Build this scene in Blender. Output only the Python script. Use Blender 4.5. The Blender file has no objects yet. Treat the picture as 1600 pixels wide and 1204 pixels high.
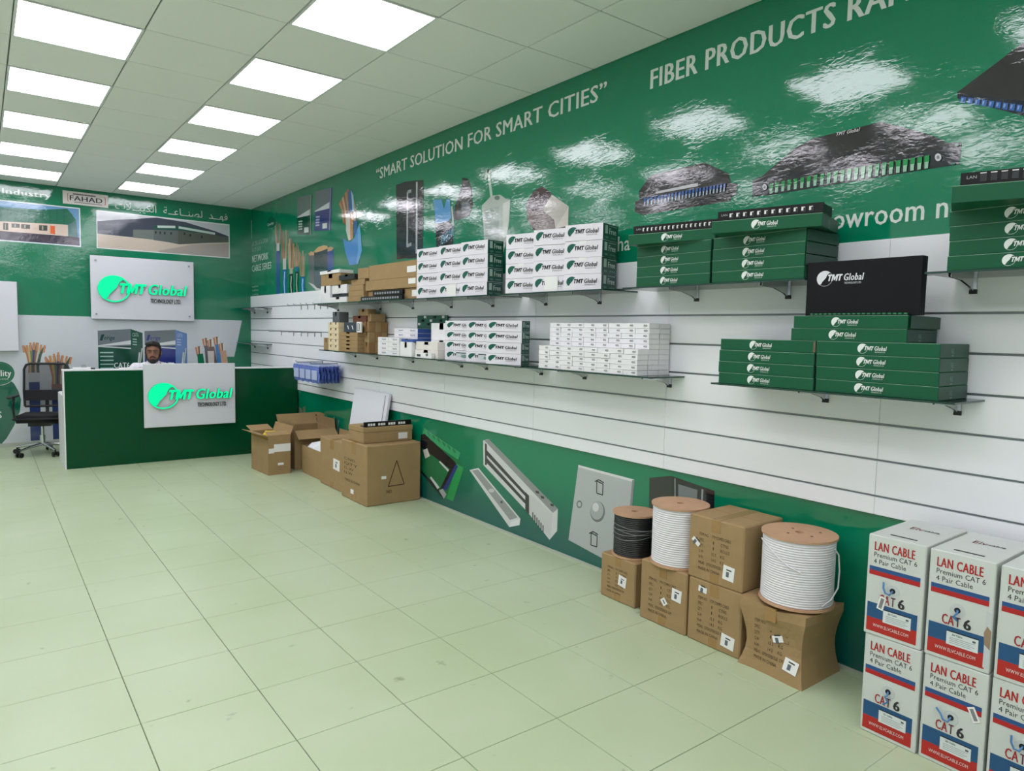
import bpy, bmesh, math, random
from mathutils import Vector, Matrix
random.seed(7)
scene = bpy.context.scene
C = scene.collection
R = math.radians

# ------------------------------------------------------------------ camera
F_PX, YAW, PITCH, ROLL, CAM_Z = 1091.894, 0.651315, -0.076286, 0.020763, 1.50916
_fwd = Vector((math.sin(YAW)*math.cos(PITCH), math.cos(YAW)*math.cos(PITCH), math.sin(PITCH)))
_r0 = Vector((math.cos(YAW), -math.sin(YAW), 0))
_u0 = _r0.cross(_fwd)
CR = _r0*math.cos(ROLL) + _u0*math.sin(ROLL)
CU = -_r0*math.sin(ROLL) + _u0*math.cos(ROLL)
cam = bpy.data.cameras.new('camera')
cam.sensor_width = 36.0
cam.lens = F_PX/1600*36.0
cam_ob = bpy.data.objects.new('camera', cam)
C.objects.link(cam_ob)
_m = Matrix((CR, CU, -_fwd)).transposed().to_4x4()
_m.translation = (0, 0, CAM_Z)
cam_ob.matrix_world = _m
scene.camera = cam_ob

# ------------------------------------------------------------------ world, exposure
world = bpy.data.worlds.new('world')
scene.world = world
world.use_nodes = True
world.node_tree.nodes['Background'].inputs[0].default_value = (0.9, 0.95, 1.0, 1)
world.node_tree.nodes['Background'].inputs[1].default_value = 0.05
PANEL_STRENGTH = 8.0            # the LED ceiling panels light the room
vs = scene.view_settings
vs.view_transform = 'Standard'
vs.look = 'None'
vs.exposure = 0.0
vs.gamma = 1.0
vs.use_curve_mapping = False

# ------------------------------------------------------------------ room constants (metres)
XW = 3.1266          # right wall
XL = -2.137          # left wall
YB = 10.300          # back wall
YF = -5.5            # unseen front wall behind the viewer, set farther back for extra light rows
H = 3.166            # ceiling
XS = 3.1086          # face of the slat panelling
TILE_C, AX, AY = 0.6, 1.395, 2.7213
TILE_F, FX, FY = 0.44, 0.4437, 3.2975

def ray(u, v):
    return CR*((u-800)/F_PX) + CU*(-(v-602)/F_PX) + _fwd
def on_x(u, v, x):
    d = ray(u, v); return Vector((0, 0, CAM_Z)) + d*(x/d.x)
def on_y(u, v, y):
    d = ray(u, v); return Vector((0, 0, CAM_Z)) + d*(y/d.y)
def wl(u, v):
    "point of the right wall as (s, z) with s = -y, running left to right as seen from the room"
    p = on_x(u, v, XW); return (-p.y, p.z)
def bk(u, v):
    "point of the back wall as (x, z)"
    p = on_y(u, v, YB); return (p.x, p.z)

# ------------------------------------------------------------------ materials
def lin(c):
    return tuple(((x/255)/12.92 if x/255 <= 0.04045 else ((x/255+0.055)/1.055)**2.4) for x in c)
_mats = {}
def mat(name, rgb=(200,200,200), rough=0.5, metal=0.0, spec=0.5, bump=None, mottle=None, emit=None, alpha=None, attr=False, coat=0.0):
    """procedural principled material; bump=(scale, strength[, stretch]), mottle=(scale, amount)"""
    if name in _mats: return _mats[name]
    m = bpy.data.materials.new(name); m.use_nodes = True
    nt = m.node_tree; b = nt.nodes['Principled BSDF']
    b.inputs['Roughness'].default_value = rough
    b.inputs['Metallic'].default_value = metal
    b.inputs['Specular IOR Level'].default_value = spec
    b.inputs['Coat Weight'].default_value = coat
    b.inputs['Coat Roughness'].default_value = 0.06
    col = lin(rgb) + (1,)
    b.inputs['Base Color'].default_value = col
    tc = None
    def coords():
        nonlocal tc
        if tc is None: tc = nt.nodes.new('ShaderNodeTexCoord')
        return tc.outputs['Object']
    if attr:
        a = nt.nodes.new('ShaderNodeAttribute'); a.attribute_name = 'Col'
        nt.links.new(a.outputs['Color'], b.inputs['Base Color'])
    elif mottle:
        n = nt.nodes.new('ShaderNodeTexNoise'); n.inputs['Scale'].default_value = mottle[0]
        n.inputs['Detail'].default_value = 5
        nt.links.new(coords(), n.inputs['Vector'])
        mx = nt.nodes.new('ShaderNodeMix'); mx.data_type = 'RGBA'
        k = mottle[1]
        mx.inputs['A'].default_value = tuple(x*(1-k) for x in col[:3]) + (1,)
        mx.inputs['B'].default_value = tuple(min(1, x*(1+k)) for x in col[:3]) + (1,)
        nt.links.new(n.outputs['Fac'], mx.inputs['Factor'])
        nt.links.new(mx.outputs['Result'], b.inputs['Base Color'])
    if bump:
        n = nt.nodes.new('ShaderNodeTexNoise'); n.inputs['Scale'].default_value = bump[0]
        n.inputs['Detail'].default_value = 3
        bp = nt.nodes.new('ShaderNodeBump'); bp.inputs['Strength'].default_value = bump[1]
        bp.inputs['Distance'].default_value = 0.01
        if len(bump) > 2:
            mp = nt.nodes.new('ShaderNodeMapping'); mp.inputs['Scale'].default_value = bump[2]
            nt.links.new(coords(), mp.inputs['Vector']); nt.links.new(mp.outputs['Vector'], n.inputs['Vector'])
        else:
            nt.links.new(coords(), n.inputs['Vector'])
        nt.links.new(n.outputs['Fac'], bp.inputs['Height'])
        nt.links.new(bp.outputs['Normal'], b.inputs['Normal'])
    if emit:
        b.inputs['Emission Color'].default_value = lin(emit[0]) + (1,)
        b.inputs['Emission Strength'].default_value = emit[1]
    if alpha is not None:
        b.inputs['Alpha'].default_value = alpha
    _mats[name] = m
    return m

def vinyl(name, rgb=None, fade=None):
    "glossy wrinkled wall film; printed colours come from the Col attribute"
    if name in _mats: return _mats[name]
    m = bpy.data.materials.new(name); m.use_nodes = True
    nt = m.node_tree; b = nt.nodes['Principled BSDF']
    b.inputs["Roughness"].default_value = 0.07
    b.inputs['Specular IOR Level'].default_value = 0.85
    if rgb:
        b.inputs['Base Color'].default_value = lin(rgb) + (1,)
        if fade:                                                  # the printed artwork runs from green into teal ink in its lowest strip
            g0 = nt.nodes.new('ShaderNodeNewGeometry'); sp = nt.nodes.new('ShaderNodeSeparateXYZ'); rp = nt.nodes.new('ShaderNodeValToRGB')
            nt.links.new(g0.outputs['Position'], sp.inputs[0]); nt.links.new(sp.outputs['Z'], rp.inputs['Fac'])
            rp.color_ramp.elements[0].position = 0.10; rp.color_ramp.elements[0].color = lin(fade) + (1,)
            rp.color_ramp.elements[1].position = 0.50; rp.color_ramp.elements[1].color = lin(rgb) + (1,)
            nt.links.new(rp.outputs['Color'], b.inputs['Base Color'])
    else:
        a = nt.nodes.new('ShaderNodeAttribute'); a.attribute_name = 'Col'
        nt.links.new(a.outputs['Color'], b.inputs['Base Color'])
    geo = nt.nodes.new('ShaderNodeNewGeometry')
    mp = nt.nodes.new('ShaderNodeMapping'); mp.inputs['Scale'].default_value = (1, 0.55, 1.5)
    nt.links.new(geo.outputs['Position'], mp.inputs['Vector'])
    n = nt.nodes.new('ShaderNodeTexNoise'); n.inputs['Scale'].default_value = 40
    n.inputs['Detail'].default_value = 2.5; n.inputs['Distortion'].default_value = 0.8
    n2 = nt.nodes.new('ShaderNodeTexNoise'); n2.inputs['Scale'].default_value = 2.2; n2.inputs['Detail'].default_value = 1
    nt.links.new(mp.outputs['Vector'], n.inputs['Vector']); nt.links.new(mp.outputs['Vector'], n2.inputs['Vector'])
    ma = nt.nodes.new('ShaderNodeMath'); ma.operation = 'MULTIPLY_ADD'; ma.inputs[1].default_value = 1.6
    n3 = nt.nodes.new('ShaderNodeTexNoise'); n3.inputs['Scale'].default_value = 7.0; n3.inputs['Detail'].default_value = 2
    nt.links.new(mp.outputs['Vector'], n3.inputs['Vector'])
    mr = nt.nodes.new('ShaderNodeMapRange'); mr.inputs['From Min'].default_value = 0.42; mr.inputs['From Max'].default_value = 0.68; mr.inputs['To Min'].default_value = 0.25; mr.inputs['To Max'].default_value = 1.15
    nt.links.new(n3.outputs['Fac'], mr.inputs['Value'])
    mm = nt.nodes.new('ShaderNodeMath'); mm.operation = 'MULTIPLY'          # wrinkles come in patches
    nt.links.new(n.outputs['Fac'], mm.inputs[0]); nt.links.new(mr.outputs['Result'], mm.inputs[1])
    nt.links.new(n2.outputs['Fac'], ma.inputs[0]); nt.links.new(mm.outputs[0], ma.inputs[2])
    bp = nt.nodes.new('ShaderNodeBump'); bp.inputs["Strength"].default_value = 0.26; bp.inputs["Distance"].default_value = 0.0030
    nt.links.new(ma.outputs[0], bp.inputs['Height']); nt.links.new(bp.outputs['Normal'], b.inputs['Normal'])
    _mats[name] = m
    return m

def glass_mat(name, tint, mix=0.75):
    if name in _mats: return _mats[name]
    m = bpy.data.materials.new(name); m.use_nodes = True
    nt = m.node_tree; nt.nodes.remove(nt.nodes['Principled BSDF'])
    out = nt.nodes['Material Output']
    t = nt.nodes.new('ShaderNodeBsdfTransparent'); t.inputs[0].default_value = lin(tint) + (1,)
    g = nt.nodes.new('ShaderNodeBsdfGlossy'); g.inputs['Roughness'].default_value = 0.05
    fr = nt.nodes.new('ShaderNodeFresnel'); fr.inputs[0].default_value = 1.5
    mx = nt.nodes.new('ShaderNodeMixShader')
    nt.links.new(fr.outputs[0], mx.inputs[0]); nt.links.new(t.outputs[0], mx.inputs[1]); nt.links.new(g.outputs[0], mx.inputs[2])
    nt.links.new(mx.outputs[0], out.inputs[0])
    _mats[name] = m
    return m

# ------------------------------------------------------------------ mesh helpers
class MB:
    "collects shapes for one mesh; every face has a material slot and a print colour"
    def __init__(s): s.v, s.f, s.mi, s.col, s.sm = [], [], [], [], []
    def add(s, vs, fs, mi=0, col=(255,255,255), smooth=False):
        o = len(s.v); s.v += [tuple(p) for p in vs]
        for f in fs:
            s.f.append([i+o for i in f]); s.mi.append(mi); s.col.append(col); s.sm.append(smooth)
        return s
    def box(s, a, b, mi=0, col=(255,255,255)):
        (x0,y0,z0),(x1,y1,z1) = a, b
        return s.add([(x0,y0,z0),(x1,y0,z0),(x1,y1,z0),(x0,y1,z0),(x0,y0,z1),(x1,y0,z1),(x1,y1,z1),(x0,y1,z1)],
              [(0,3,2,1),(4,5,6,7),(0,1,5,4),(1,2,6,5),(2,3,7,6),(3,0,4,7)], mi, col)
    def cbox(s, a, b, c=0.003, mi=0, col=(255,255,255)):
        "box with chamfered edges"
        bm = bmesh.new(); bmesh.ops.create_cube(bm, size=1)
        for v in bm.verts:
            v.co = Vector([a[i] + (b[i]-a[i])*(v.co[i]+0.5) for i in range(3)])
        bmesh.ops.bevel(bm, geom=bm.edges[:], offset=c, segments=1, affect='EDGES')
        s.add([v.co for v in bm.verts], [[v.index for v in f.verts] for f in bm.faces], mi, col)
        bm.free(); return s
    def cyl(s, c0, c1, r0, r1=None, n=16, mi=0, col=(255,255,255), caps=True):
        r1 = r0 if r1 is None else r1
        c0, c1 = Vector(c0), Vector(c1); d = (c1-c0).normalized()
        a = d.orthogonal().normalized(); b = d.cross(a)
        vs = []
        for c, r in ((c0, r0), (c1, r1)):
            for i in range(n):
                t = 2*math.pi*i/n; vs.append(c + a*math.cos(t)*r + b*math.sin(t)*r)
        s.add(vs, [(i, (i+1) % n, n+(i+1) % n, n+i) for i in range(n)], mi, col, True)
        if caps:
            s.add(vs[:n], [list(range(n))[::-1]], mi, col); s.add(vs[n:], [list(range(n))], mi, col)
        return s
    def tube(s, pts, r, n=8, mi=0, col=(255,255,255)):
        pts = [Vector(p) for p in pts]; rings = []
        rr = r if isinstance(r, (list, tuple)) else [r]*len(pts)
        up = None
        for i, p in enumerate(pts):
            d = (pts[min(i+1, len(pts)-1)] - pts[max(i-1, 0)]).normalized()
            if up is None: up = d.orthogonal().normalized()
            a = (up - d*up.dot(d)).normalized(); up = a; b = d.cross(a)
            rings.append([p + a*math.cos(2*math.pi*k/n)*rr[i] + b*math.sin(2*math.pi*k/n)*rr[i] for k in range(n)])
        vs = [q for g in rings for q in g]
        fs = [(i*n+k, i*n+(k+1) % n, (i+1)*n+(k+1) % n, (i+1)*n+k) for i in range(len(pts)-1) for k in range(n)]
        s.add(vs, fs, mi, col, True)
        s.add(rings[0], [list(range(n))[::-1]], mi, col); s.add(rings[-1], [list(range(n))], mi, col)
        return s
    def lathe(s, prof, n=32, mi=0, col=(255,255,255), smooth=True):
        vs = [(r*math.cos(2*math.pi*k/n), r*math.sin(2*math.pi*k/n), z) for r, z in prof for k in range(n)]
        fs = [(i*n+k, i*n+(k+1) % n, (i+1)*n+(k+1) % n, (i+1)*n+k) for i in range(len(prof)-1) for k in range(n)]
        return s.add(vs, fs, mi, col, smooth)
    def flat(s, pts, y=0.0, col=(255,255,255), mi=0):
        "a polygon of print in the local XZ plane, facing -Y"
        area = sum(pts[i][0]*pts[(i+1) % len(pts)][1]-pts[(i+1) % len(pts)][0]*pts[i][1] for i in range(len(pts)))
        p = pts if area > 0 else pts[::-1]
        return s.add([(a, y, b) for a, b in p], [list(range(len(p)))], mi, col)
    def ell(s, cx, cz, rx, rz, y=0.0, col=(255,255,255), n=20, mi=0):
        return s.flat([(cx+rx*math.cos(2*math.pi*k/n), cz+rz*math.sin(2*math.pi*k/n)) for k in range(n)], y, col, mi)
    def line(s, pts, w, y=0.0, col=(255,255,255), mi=0):
        for (a, b) in zip(pts[:-1], pts[1:]):
            d = Vector((b[0]-a[0], b[1]-a[1])); 
            if d.length < 1e-9: continue
            d.normalize(); nx, nz = -d.y*w/2, d.x*w/2
            s.flat([(a[0]+nx, a[1]+nz), (a[0]-nx, a[1]-nz), (b[0]-nx, b[1]-nz), (b[0]+nx, b[1]+nz)], y, col, mi)
        return s
    def text(s, body, x0, x1, z0, z1, y=0.0, col=(255,255,255), mi=0, bold=0.0, shear=0.0, keep=False, depth=0.0, slant=0.0):
        """lettering fitted to x0..x1 with its body between z0 and z1 (cap height); keep = natural width, starting at x0"""
        vs, fs, w, h = glyphs(body, bold, shear)
        k = (z1-z0)/h
        sh = bold*0.85 if bold > 0.012 else 0.0                    # heavy type: strokes widened sideways, each pass a hair further out
        kx = k if keep else (x1-x0)/(w+2*sh)
        n = len(vs)
        for q in ((0, 1, 2) if sh else (0,)):
            pv = [(x0 + (p[0]+sh*q)*kx, z0 + p[1]*k + slant*p[0]*kx) for p in vs]; yq = y-0.00022*q
            if depth <= 0:
                s.add([(a, yq, b) for a, b in pv], fs, mi, col)
                continue
            s.add([(a, yq-depth, b) for a, b in pv], fs, mi, col)
            ed = {(f[i], f[(i+1) % len(f)]) for f in fs for i in range(len(f))}
            side = [(e[1], e[0], e[0]+n, e[1]+n) for e in ed if (e[1], e[0]) not in ed]
            s.add([(a, yq-depth, b) for a, b in pv] + [(a, yq, b) for a, b in pv], side, mi+1, col)
        return s
    def mesh(s, name, mats):
        me = bpy.data.meshes.new(name); me.from_pydata(s.v, [], s.f)
        for m in mats: me.materials.append(m)
        me.polygons.foreach_set('material_index', s.mi)
        me.polygons.foreach_set('use_smooth', s.sm)
        if any(getattr(m, 'name', '').startswith('print') for m in mats):
            at = me.color_attributes.new('Col', 'FLOAT_COLOR', 'CORNER')
            d = []
            for f, c in zip(s.f, s.col): d += list(lin(c) + (1.0,))*len(f)
            at.data.foreach_set('color', d)
        me.update()
        return me
    def obj(s, name, mats, parent=None, loc=(0,0,0), rz=0.0):
        return link(name, s.mesh(name, mats if isinstance(mats, (list, tuple)) else [mats]), parent, loc, rz)

_gl = {}
def glyphs(body, bold, shear):
    key = (body, bold, shear)
    if key not in _gl:
        c = bpy.data.curves.new('lettering', 'FONT'); c.body = body; c.resolution_u = 2
        c.shear = shear; c.offset = 0.0; c.size = 1.0; c.space_character = 1.0 + bold*2.2
        o = bpy.data.objects.new('lettering', c); me = o.to_mesh()
        vs = [(v.co.x, v.co.y) for v in me.vertices]; fs = []
        for p in me.polygons:
            f = list(p.vertices)
            ar = sum(vs[f[i]][0]*vs[f[(i+1) % len(f)]][1]-vs[f[(i+1) % len(f)]][0]*vs[f[i]][1] for i in range(len(f)))
            fs.append(f if ar > 0 else f[::-1])
        o.to_mesh_clear(); bpy.data.objects.remove(o); bpy.data.curves.remove(c)
        x0 = min(v[0] for v in vs); x1 = max(v[0] for v in vs)
        _gl[key] = ([(x-x0, y) for x, y in vs], fs, x1-x0, 0.665)
    return _gl[key]

def link(name, data, parent=None, loc=(0,0,0), rz=0.0):
    o = bpy.data.objects.new(name, data); C.objects.link(o)
    o.location = loc; o.rotation_euler = (0, 0, rz)
    if parent is not None: o.parent = parent
    return o
def thing(name, label, cat, loc=(0,0,0), rz=0.0, group=None):
    o = link(name, None, None, loc, rz); o.empty_display_size = 0.05
    return tag(o, label, cat, group)
def tag(o, label, cat=None, group=None, kind=None):
    o['label'] = label
    if cat: o['category'] = cat
    if group: o['group'] = group
    if kind: o['kind'] = kind
    return o
def struct(o, label=None):
    o['kind'] = 'structure'
    if label: o['label'] = label
    return o

# shared materials
WHITE = mat('white_laminate', (226,228,232), 0.42)
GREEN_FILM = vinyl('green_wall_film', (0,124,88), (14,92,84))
PRINTV = vinyl('print_wall_film')
PRINT = mat('print_ink', attr=True, rough=0.55, spec=0.3)
CARD = mat('brown_cardboard', (160,134,96), 0.8, spec=0.2, mottle=(9, 0.12), bump=(11, 0.30))
CARD_D = mat('darker_cardboard', (150,118,80), 0.8, spec=0.2, mottle=(9, 0.10))
TAPE = mat('clear_packing_tape', (160,126,80), 0.25, spec=0.5)
PAPER = mat('white_paper', (232,232,230), 0.6)
BLACK = mat('black_plastic', (22,22,26), 0.4)
CHROME = mat('chrome', (205,208,212), 0.18, metal=1.0)
STEEL = mat('grey_steel', (150,154,158), 0.4, metal=0.7)

# ================================================================== THE ROOM
# --- floor: tiles on a screed
floor_mat = mat('floor_tile_glaze', (190,202,172), 0.34, spec=0.45, bump=(3.0, 0.03))
nt = floor_mat.node_tree; b = nt.nodes['Principled BSDF']
geo = nt.nodes.new('ShaderNodeNewGeometry')
n1 = nt.nodes.new('ShaderNodeTexNoise'); n1.inputs['Scale'].default_value = 1.3; n1.inputs['Detail'].default_value = 6
n2 = nt.nodes.new('ShaderNodeTexNoise'); n2.inputs['Scale'].default_value = 9.0; n2.inputs['Detail'].default_value = 4
for n in (n1, n2): nt.links.new(geo.outputs['Position'], n.inputs['Vector'])
cr = nt.nodes.new('ShaderNodeValToRGB')
cr.color_ramp.elements[0].position = 0.30; cr.color_ramp.elements[0].color = lin((176,192,154)) + (1,)
cr.color_ramp.elements[1].position = 0.72; cr.color_ramp.elements[1].color = lin((187,201,169)) + (1,)
nt.links.new(n1.outputs['Fac'], cr.inputs['Fac'])
cr2 = nt.nodes.new('ShaderNodeValToRGB')                        # scuffs and specks of dirt
cr2.color_ramp.elements[0].position = 0.23; cr2.color_ramp.elements[0].color = (0.55, 0.55, 0.50, 1)
cr2.color_ramp.elements[1].position = 0.31; cr2.color_ramp.elements[1].color = (1, 1, 1, 1)
nt.links.new(n2.outputs['Fac'], cr2.inputs['Fac'])
mx = nt.nodes.new('ShaderNodeMix'); mx.data_type = 'RGBA'; mx.blend_type = 'MULTIPLY'; mx.inputs['Factor'].default_value = 1
nt.links.new(cr.outputs['Color'], mx.inputs['A']); nt.links.new(cr2.outputs['Color'], mx.inputs['B'])
nt.links.new(mx.outputs['Result'], b.inputs['Base Color'])
GROUT = mat('floor_grout', (112,120,98), 0.9)
fl = struct(MB().box((XL, YF, -0.12), (XW, YB, -0.004)).obj('floor', [GROUT]), 'pale green tiled shop floor')
rows0 = int(math.floor((1.2-FY)/TILE_F)); g = 0.0016
_tm = {}
def floor_tile(x0, x1, y0, y1):
    key = (round(x1-x0, 4), round(y1-y0, 4))
    if key not in _tm:
        _tm[key] = MB().cbox((g, g, -0.012), (x1-x0-g, y1-y0-g, 0.0), 0.0012).mesh('floor_tile', [floor_mat])
    link('floor_tile', _tm[key], fl, (x0, y0, 0))
xs = [FX + TILE_F*k for k in range(-2, 8)]
ys = [FY + TILE_F*k for k in range(rows0, 17)]
for i, x in enumerate(xs):
    x1 = min(x+TILE_F, XW)
    if x1 - x < 0.02: continue
    for y in ys:
        y1 = min(y+TILE_F, YB)
        if y1 - y < 0.02: continue
        floor_tile(x, x1, y, y1)
# the floor out of view, laid in one piece with the same glaze
rest = MB().box((XL, YF, -0.01), (xs[0], YB, 0.0)).box((xs[0], YF, -0.01), (XW, ys[0], 0.0)).obj('floor_tiles_beyond', [floor_mat], fl)
rest['kind'] = 'stuff'

# --- ceiling: lay-in tiles
CEIL = mat('mineral_ceiling_tile', (238,240,238), 0.9, spec=0.1, bump=(90, 0.05))
CGRID = mat('ceiling_grid_metal', (104,112,106), 0.6)
ce = struct(MB().box((XL, YF, H+0.010), (XW, YB, H+0.12)).obj('ceiling', [CGRID]), 'suspended ceiling of square white tiles')
lights = set()
for c in (-4, -2, 0):
    for r in range(-11, 13, 2):  # unseen rows farthest behind the viewer are added to brighten the right wall
        lights.add((c, r))
_cm = {}
def ceil_tile(x0, x1, y0, y1):
    key = (round(x1-x0, 3), round(y1-y0, 3)); q = 0.004
    if key not in _cm:
        _cm[key] = MB().cbox((q, q, 0), (x1-x0-q, y1-y0-q, 0.012), 0.002).mesh('ceiling_tile', [CEIL])
    link('ceiling_tile', _cm[key], ce, (x0, y0, H))
for c in range(-6, 3):
    for r in range(-14, 13):
        if (c, r) in lights: continue
        x0, x1 = max(AX+0.6*c, XL), min(AX+0.6*(c+1), XW)
        y0, y1 = max(AY+0.6*r, YF), min(AY+0.6*(r+1), YB)
        if x1-x0 < 0.02 or y1-y0 < 0.02: continue
        ceil_tile(x0, x1, y0, y1)
DIFF = mat('led_panel_diffuser', (255,255,255), 0.5, emit=((249,245,255), PANEL_STRENGTH))
LFRAME = mat('led_panel_frame', (225,228,228), 0.4)
fr = MB()
o0, i0 = 0.298, 0.284
fr.box((-o0,-o0,-0.004),(o0,-i0,0.012)).box((-o0,i0,-0.004),(o0,o0,0.012)).box((-o0,-i0,-0.004),(-i0,i0,0.012)).box((i0,-i0,-0.004),(o0,i0,0.012))
fr_me = fr.mesh('frame', [LFRAME])
df_me = MB().box((-i0,-i0,0.0),(i0,i0,0.006)).mesh('diffuser', [DIFF])
ordn = ['first','second','third','fourth','fifth','sixth','seventh','eighth','ninth','tenth','eleventh','twelfth']
for (c, r) in sorted(lights):
    col = {-4: 'left', -2: 'middle', 0: 'right'}[c]
    k = (12 - r)//2 if (12-r) % 2 == 0 else (11-r)//2
    t = thing('ceiling_light', 'square white LED ceiling panel, %s from the back wall in the %s row' % (ordn[k], col), 'ceiling light',
              (AX+0.6*c+0.3, AY+0.6*r+0.3, H), group='LED ceiling panels')
    link('frame', fr_me, t); link('diffuser', df_me, t)

# --- walls
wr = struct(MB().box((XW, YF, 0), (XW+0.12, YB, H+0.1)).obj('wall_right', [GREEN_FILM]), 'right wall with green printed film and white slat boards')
wb = struct(MB().box((XL, YB, 0), (XW+0.12, YB+0.12, H+0.1)).obj('wall_back', [vinyl('green_back_wall_film', (0,120,84))]), 'green back wall with printed pictures and signs')
PAINT = mat('white_wall_paint', (238,238,238), 0.8)
struct(MB().box((XL-0.12, YF, 0), (XL, YB, H+0.1)).obj('wall_left', [PAINT]), 'plain left wall')
struct(MB().box((XL-0.12, YF-0.12, 0), (XW+0.12, YF, H+0.1)).obj('wall_front', [PAINT]), 'plain wall behind the viewer')
SKIRT = mat('skirting_grey', (176,182,172), 0.5)
struct(MB().box((XW-0.008, YF, 0), (XW, YB, 0.012)).obj('baseboard_right', [SKIRT]), 'thin pale skirting strip along the right wall')
struct(MB().box((XL, YB-0.012, 0), (XW, YB, 0.05)).obj('baseboard_back', [SKIRT]), 'low pale skirting along the back wall')

# --- slat boards
SLAT = mat('white_slat_board', (238,240,244), 0.38, spec=0.4)
GROOVE = mat('aluminium_groove', (140,148,150), 0.45, metal=0.4)
Z_TOP, Z_BOT = 1.940, 0.744
grooves = [1.780, 1.621, 1.462, 1.302, 1.143, 0.984, 0.825]
seams = [YF] + [2.628 + 1.194*k for k in range(-4, 7)] + [YB]
edges = [Z_TOP] + grooves + [Z_BOT]
for i in range(len(edges)-1):
    zt = edges[i] - (0.005 if i else 0.0); zb = edges[i+1] + (0.005 if i < len(edges)-2 else 0.0)
    for a, bb in zip(seams[:-1], seams[1:]):
        if bb < 0.2: continue
        MB().cbox((XS, a+0.0006, zb), (XW, bb-0.0006, zt), 0.0015).obj('slat_board', [SLAT], wr)
for z in grooves:
    MB().box((XW-0.003, YF, z-0.006), (XW, YB, z+0.006)).obj('slat_groove', [GROOVE], wr)

# ================================================================== PRINTS ON THE RIGHT WALL (flat film graphics)
RW = -math.pi/2                       # turns a thing so that it faces the room from the right wall
class Pic(MB):
    "a printed picture; each polygon lies a hair further out than the one before"
    def __init__(s, proj, y0=0.0012): super().__init__(); s.p = proj; s.yy = -y0
    def nxt(s): s.yy -= 0.00012; return s.yy
    def poly(s, pts, col): return s.flat([s.p(*q) for q in pts], s.nxt(), col)
    def oval(s, u, v, ru, rv, col, n=20):
        return s.poly([(u+ru*math.cos(2*math.pi*k/n), v+rv*math.sin(2*math.pi*k/n)) for k in range(n)], col)
    def stroke(s, pts, w, col):
        q = [s.p(*p) for p in pts]; return s.line(q, w, s.nxt(), col)
    def words(s, body, a, b, top, col=(222,230,226), bold=0.0, shear=0.0):
        "a = left baseline, b = right baseline, top = a cap top near the left end"
        (x0, z0), (x1, z1), (_, zt) = s.p(*a), s.p(*b), s.p(*top)
        return s.text(body, x0, x1, z0, zt, s.nxt(), col, bold=bold, shear=shear)
    def done(s, name, parent, right=True):
        return s.obj(name, [PRINTV], parent, (XW, 0, 0) if right else (0, YB, 0), RW if right else 0.0)

LET = (216,226,220)
Pic(wl).words('\u201cSMART SOLUTION FOR SMART CITIES\u201d', (588,281), (948,154), (594,262.5), LET, 0.024).done('mural_lettering', wr)
Pic(wl).words('FIBER PRODUCTS RANGE', (1016,139.5), (1500,-33), (1017,110.6), LET, 0.040).done('mural_lettering', wr)
p = Pic(wl); (sx0, _) = wl(1283, 362); (sx1, _) = wl(1481, 339); (_, zb) = wl(1390, 349); (_, zt) = wl(1310, 330)
p.text('howroom n', sx0, sx1, zb, zb+0.088, p.nxt(), LET, bold=0.018); 
(sx2, _) = wl(1488, 339); p.text('ow open', sx2, 0, zb, zb+0.088, p.nxt(), LET, bold=0.018, keep=True); p.done('mural_lettering', wr)
p = Pic(wl); (sx0, zb) = wl(965, 392.5); (sx1, _) = wl(984.5, 391); p.text('ha', sx0, sx1, zb, zb+0.086, p.nxt(), LET, bold=0.018); p.done('mural_lettering', wr)

# far end: network cable poster
p = Pic(wl)
p.stroke([(392.8,344),(392.8,373)], 0.02, LET)
p.words('CAT5E CAT6 CAT6A', (394,384.5), (419,380), (394,378.5), (150,190,170))
p.words('CAT7 CAT8', (394,394), (408,392), (394,388.5), (150,190,170))
p.words('NETWORK', (394,410), (419.5,405.5), (394,400), LET, 0.03)
p.words('CABLE SERIES', (394,424.5), (424,420.5), (394,415), LET)
for v in (447.5, 453.5, 460): p.words('cable', (394,v+1.5), (404,v+0.6), (394,v-1.2), (150,190,170))
p.oval(424, 347, 6.2, 8.5, (20,84,66)); p.oval(424, 347, 5.4, 7.6, (6,104,76))
p.words('Quality', (418.5,353), (428,350.5), (418.5,349.2), LET, 0.02); p.words('Products', (420,359), (427,357.4), (420,356.8), (120,170,150))
p.done('mural_lettering', wr)
def cable(u, v_tip, v_wrap, v_jack, v_end, hw, jcol, wcol, hl=None):
    p = Pic(wl)
    rnd = random.Random(int(u))
    for k in range(8):
        a = (u+(k-3.5)*hw*0.35, v_wrap+1); b_ = (u+(k-3.5)*hw*0.5+rnd.uniform(-1,1), v_tip+rnd.uniform(0,10)+abs(k-3.5))
        p.stroke([a, ((a[0]+b_[0])/2+rnd.uniform(-.8,.8), (a[1]+b_[1])/2), b_], 0.028, rnd.choice([(176,130,92),(196,170,130),(150,110,84),(120,140,110)]))
    if v_wrap < v_jack: p.poly([(u-hw*0.85,v_wrap),(u+hw*0.85,v_wrap-0.5),(u+hw*0.85,v_jack),(u-hw*0.85,v_jack)], wcol)
    p.poly([(u-hw,v_jack),(u+hw,v_jack-0.5),(u+hw,v_end),(u-hw,v_end+0.5)], jcol)
    if hl: p.stroke([(u+hw*0.1,v_jack+3),(u-hw*0.2,(v_jack+v_end)/2),(u+hw*0.2,v_end-2)], 0.035, hl)
    p.done('printed_cable', wr)
cable(434.6, 345, 380, 392, 464.5, 2.6, (36,84,150), (205,208,206))
cable(444.8, 354, 404, 421, 463, 3.0, (30,92,156), (196,198,196), (160,210,240))
cable(455.2, 369, 419, 428, 462, 2.8, (14,38,34), (170,176,160), (190,200,190))
cable(464, 378, 416, 424, 461, 2.4, (14,38,40), (30,110,160), (170,190,180))
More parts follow.
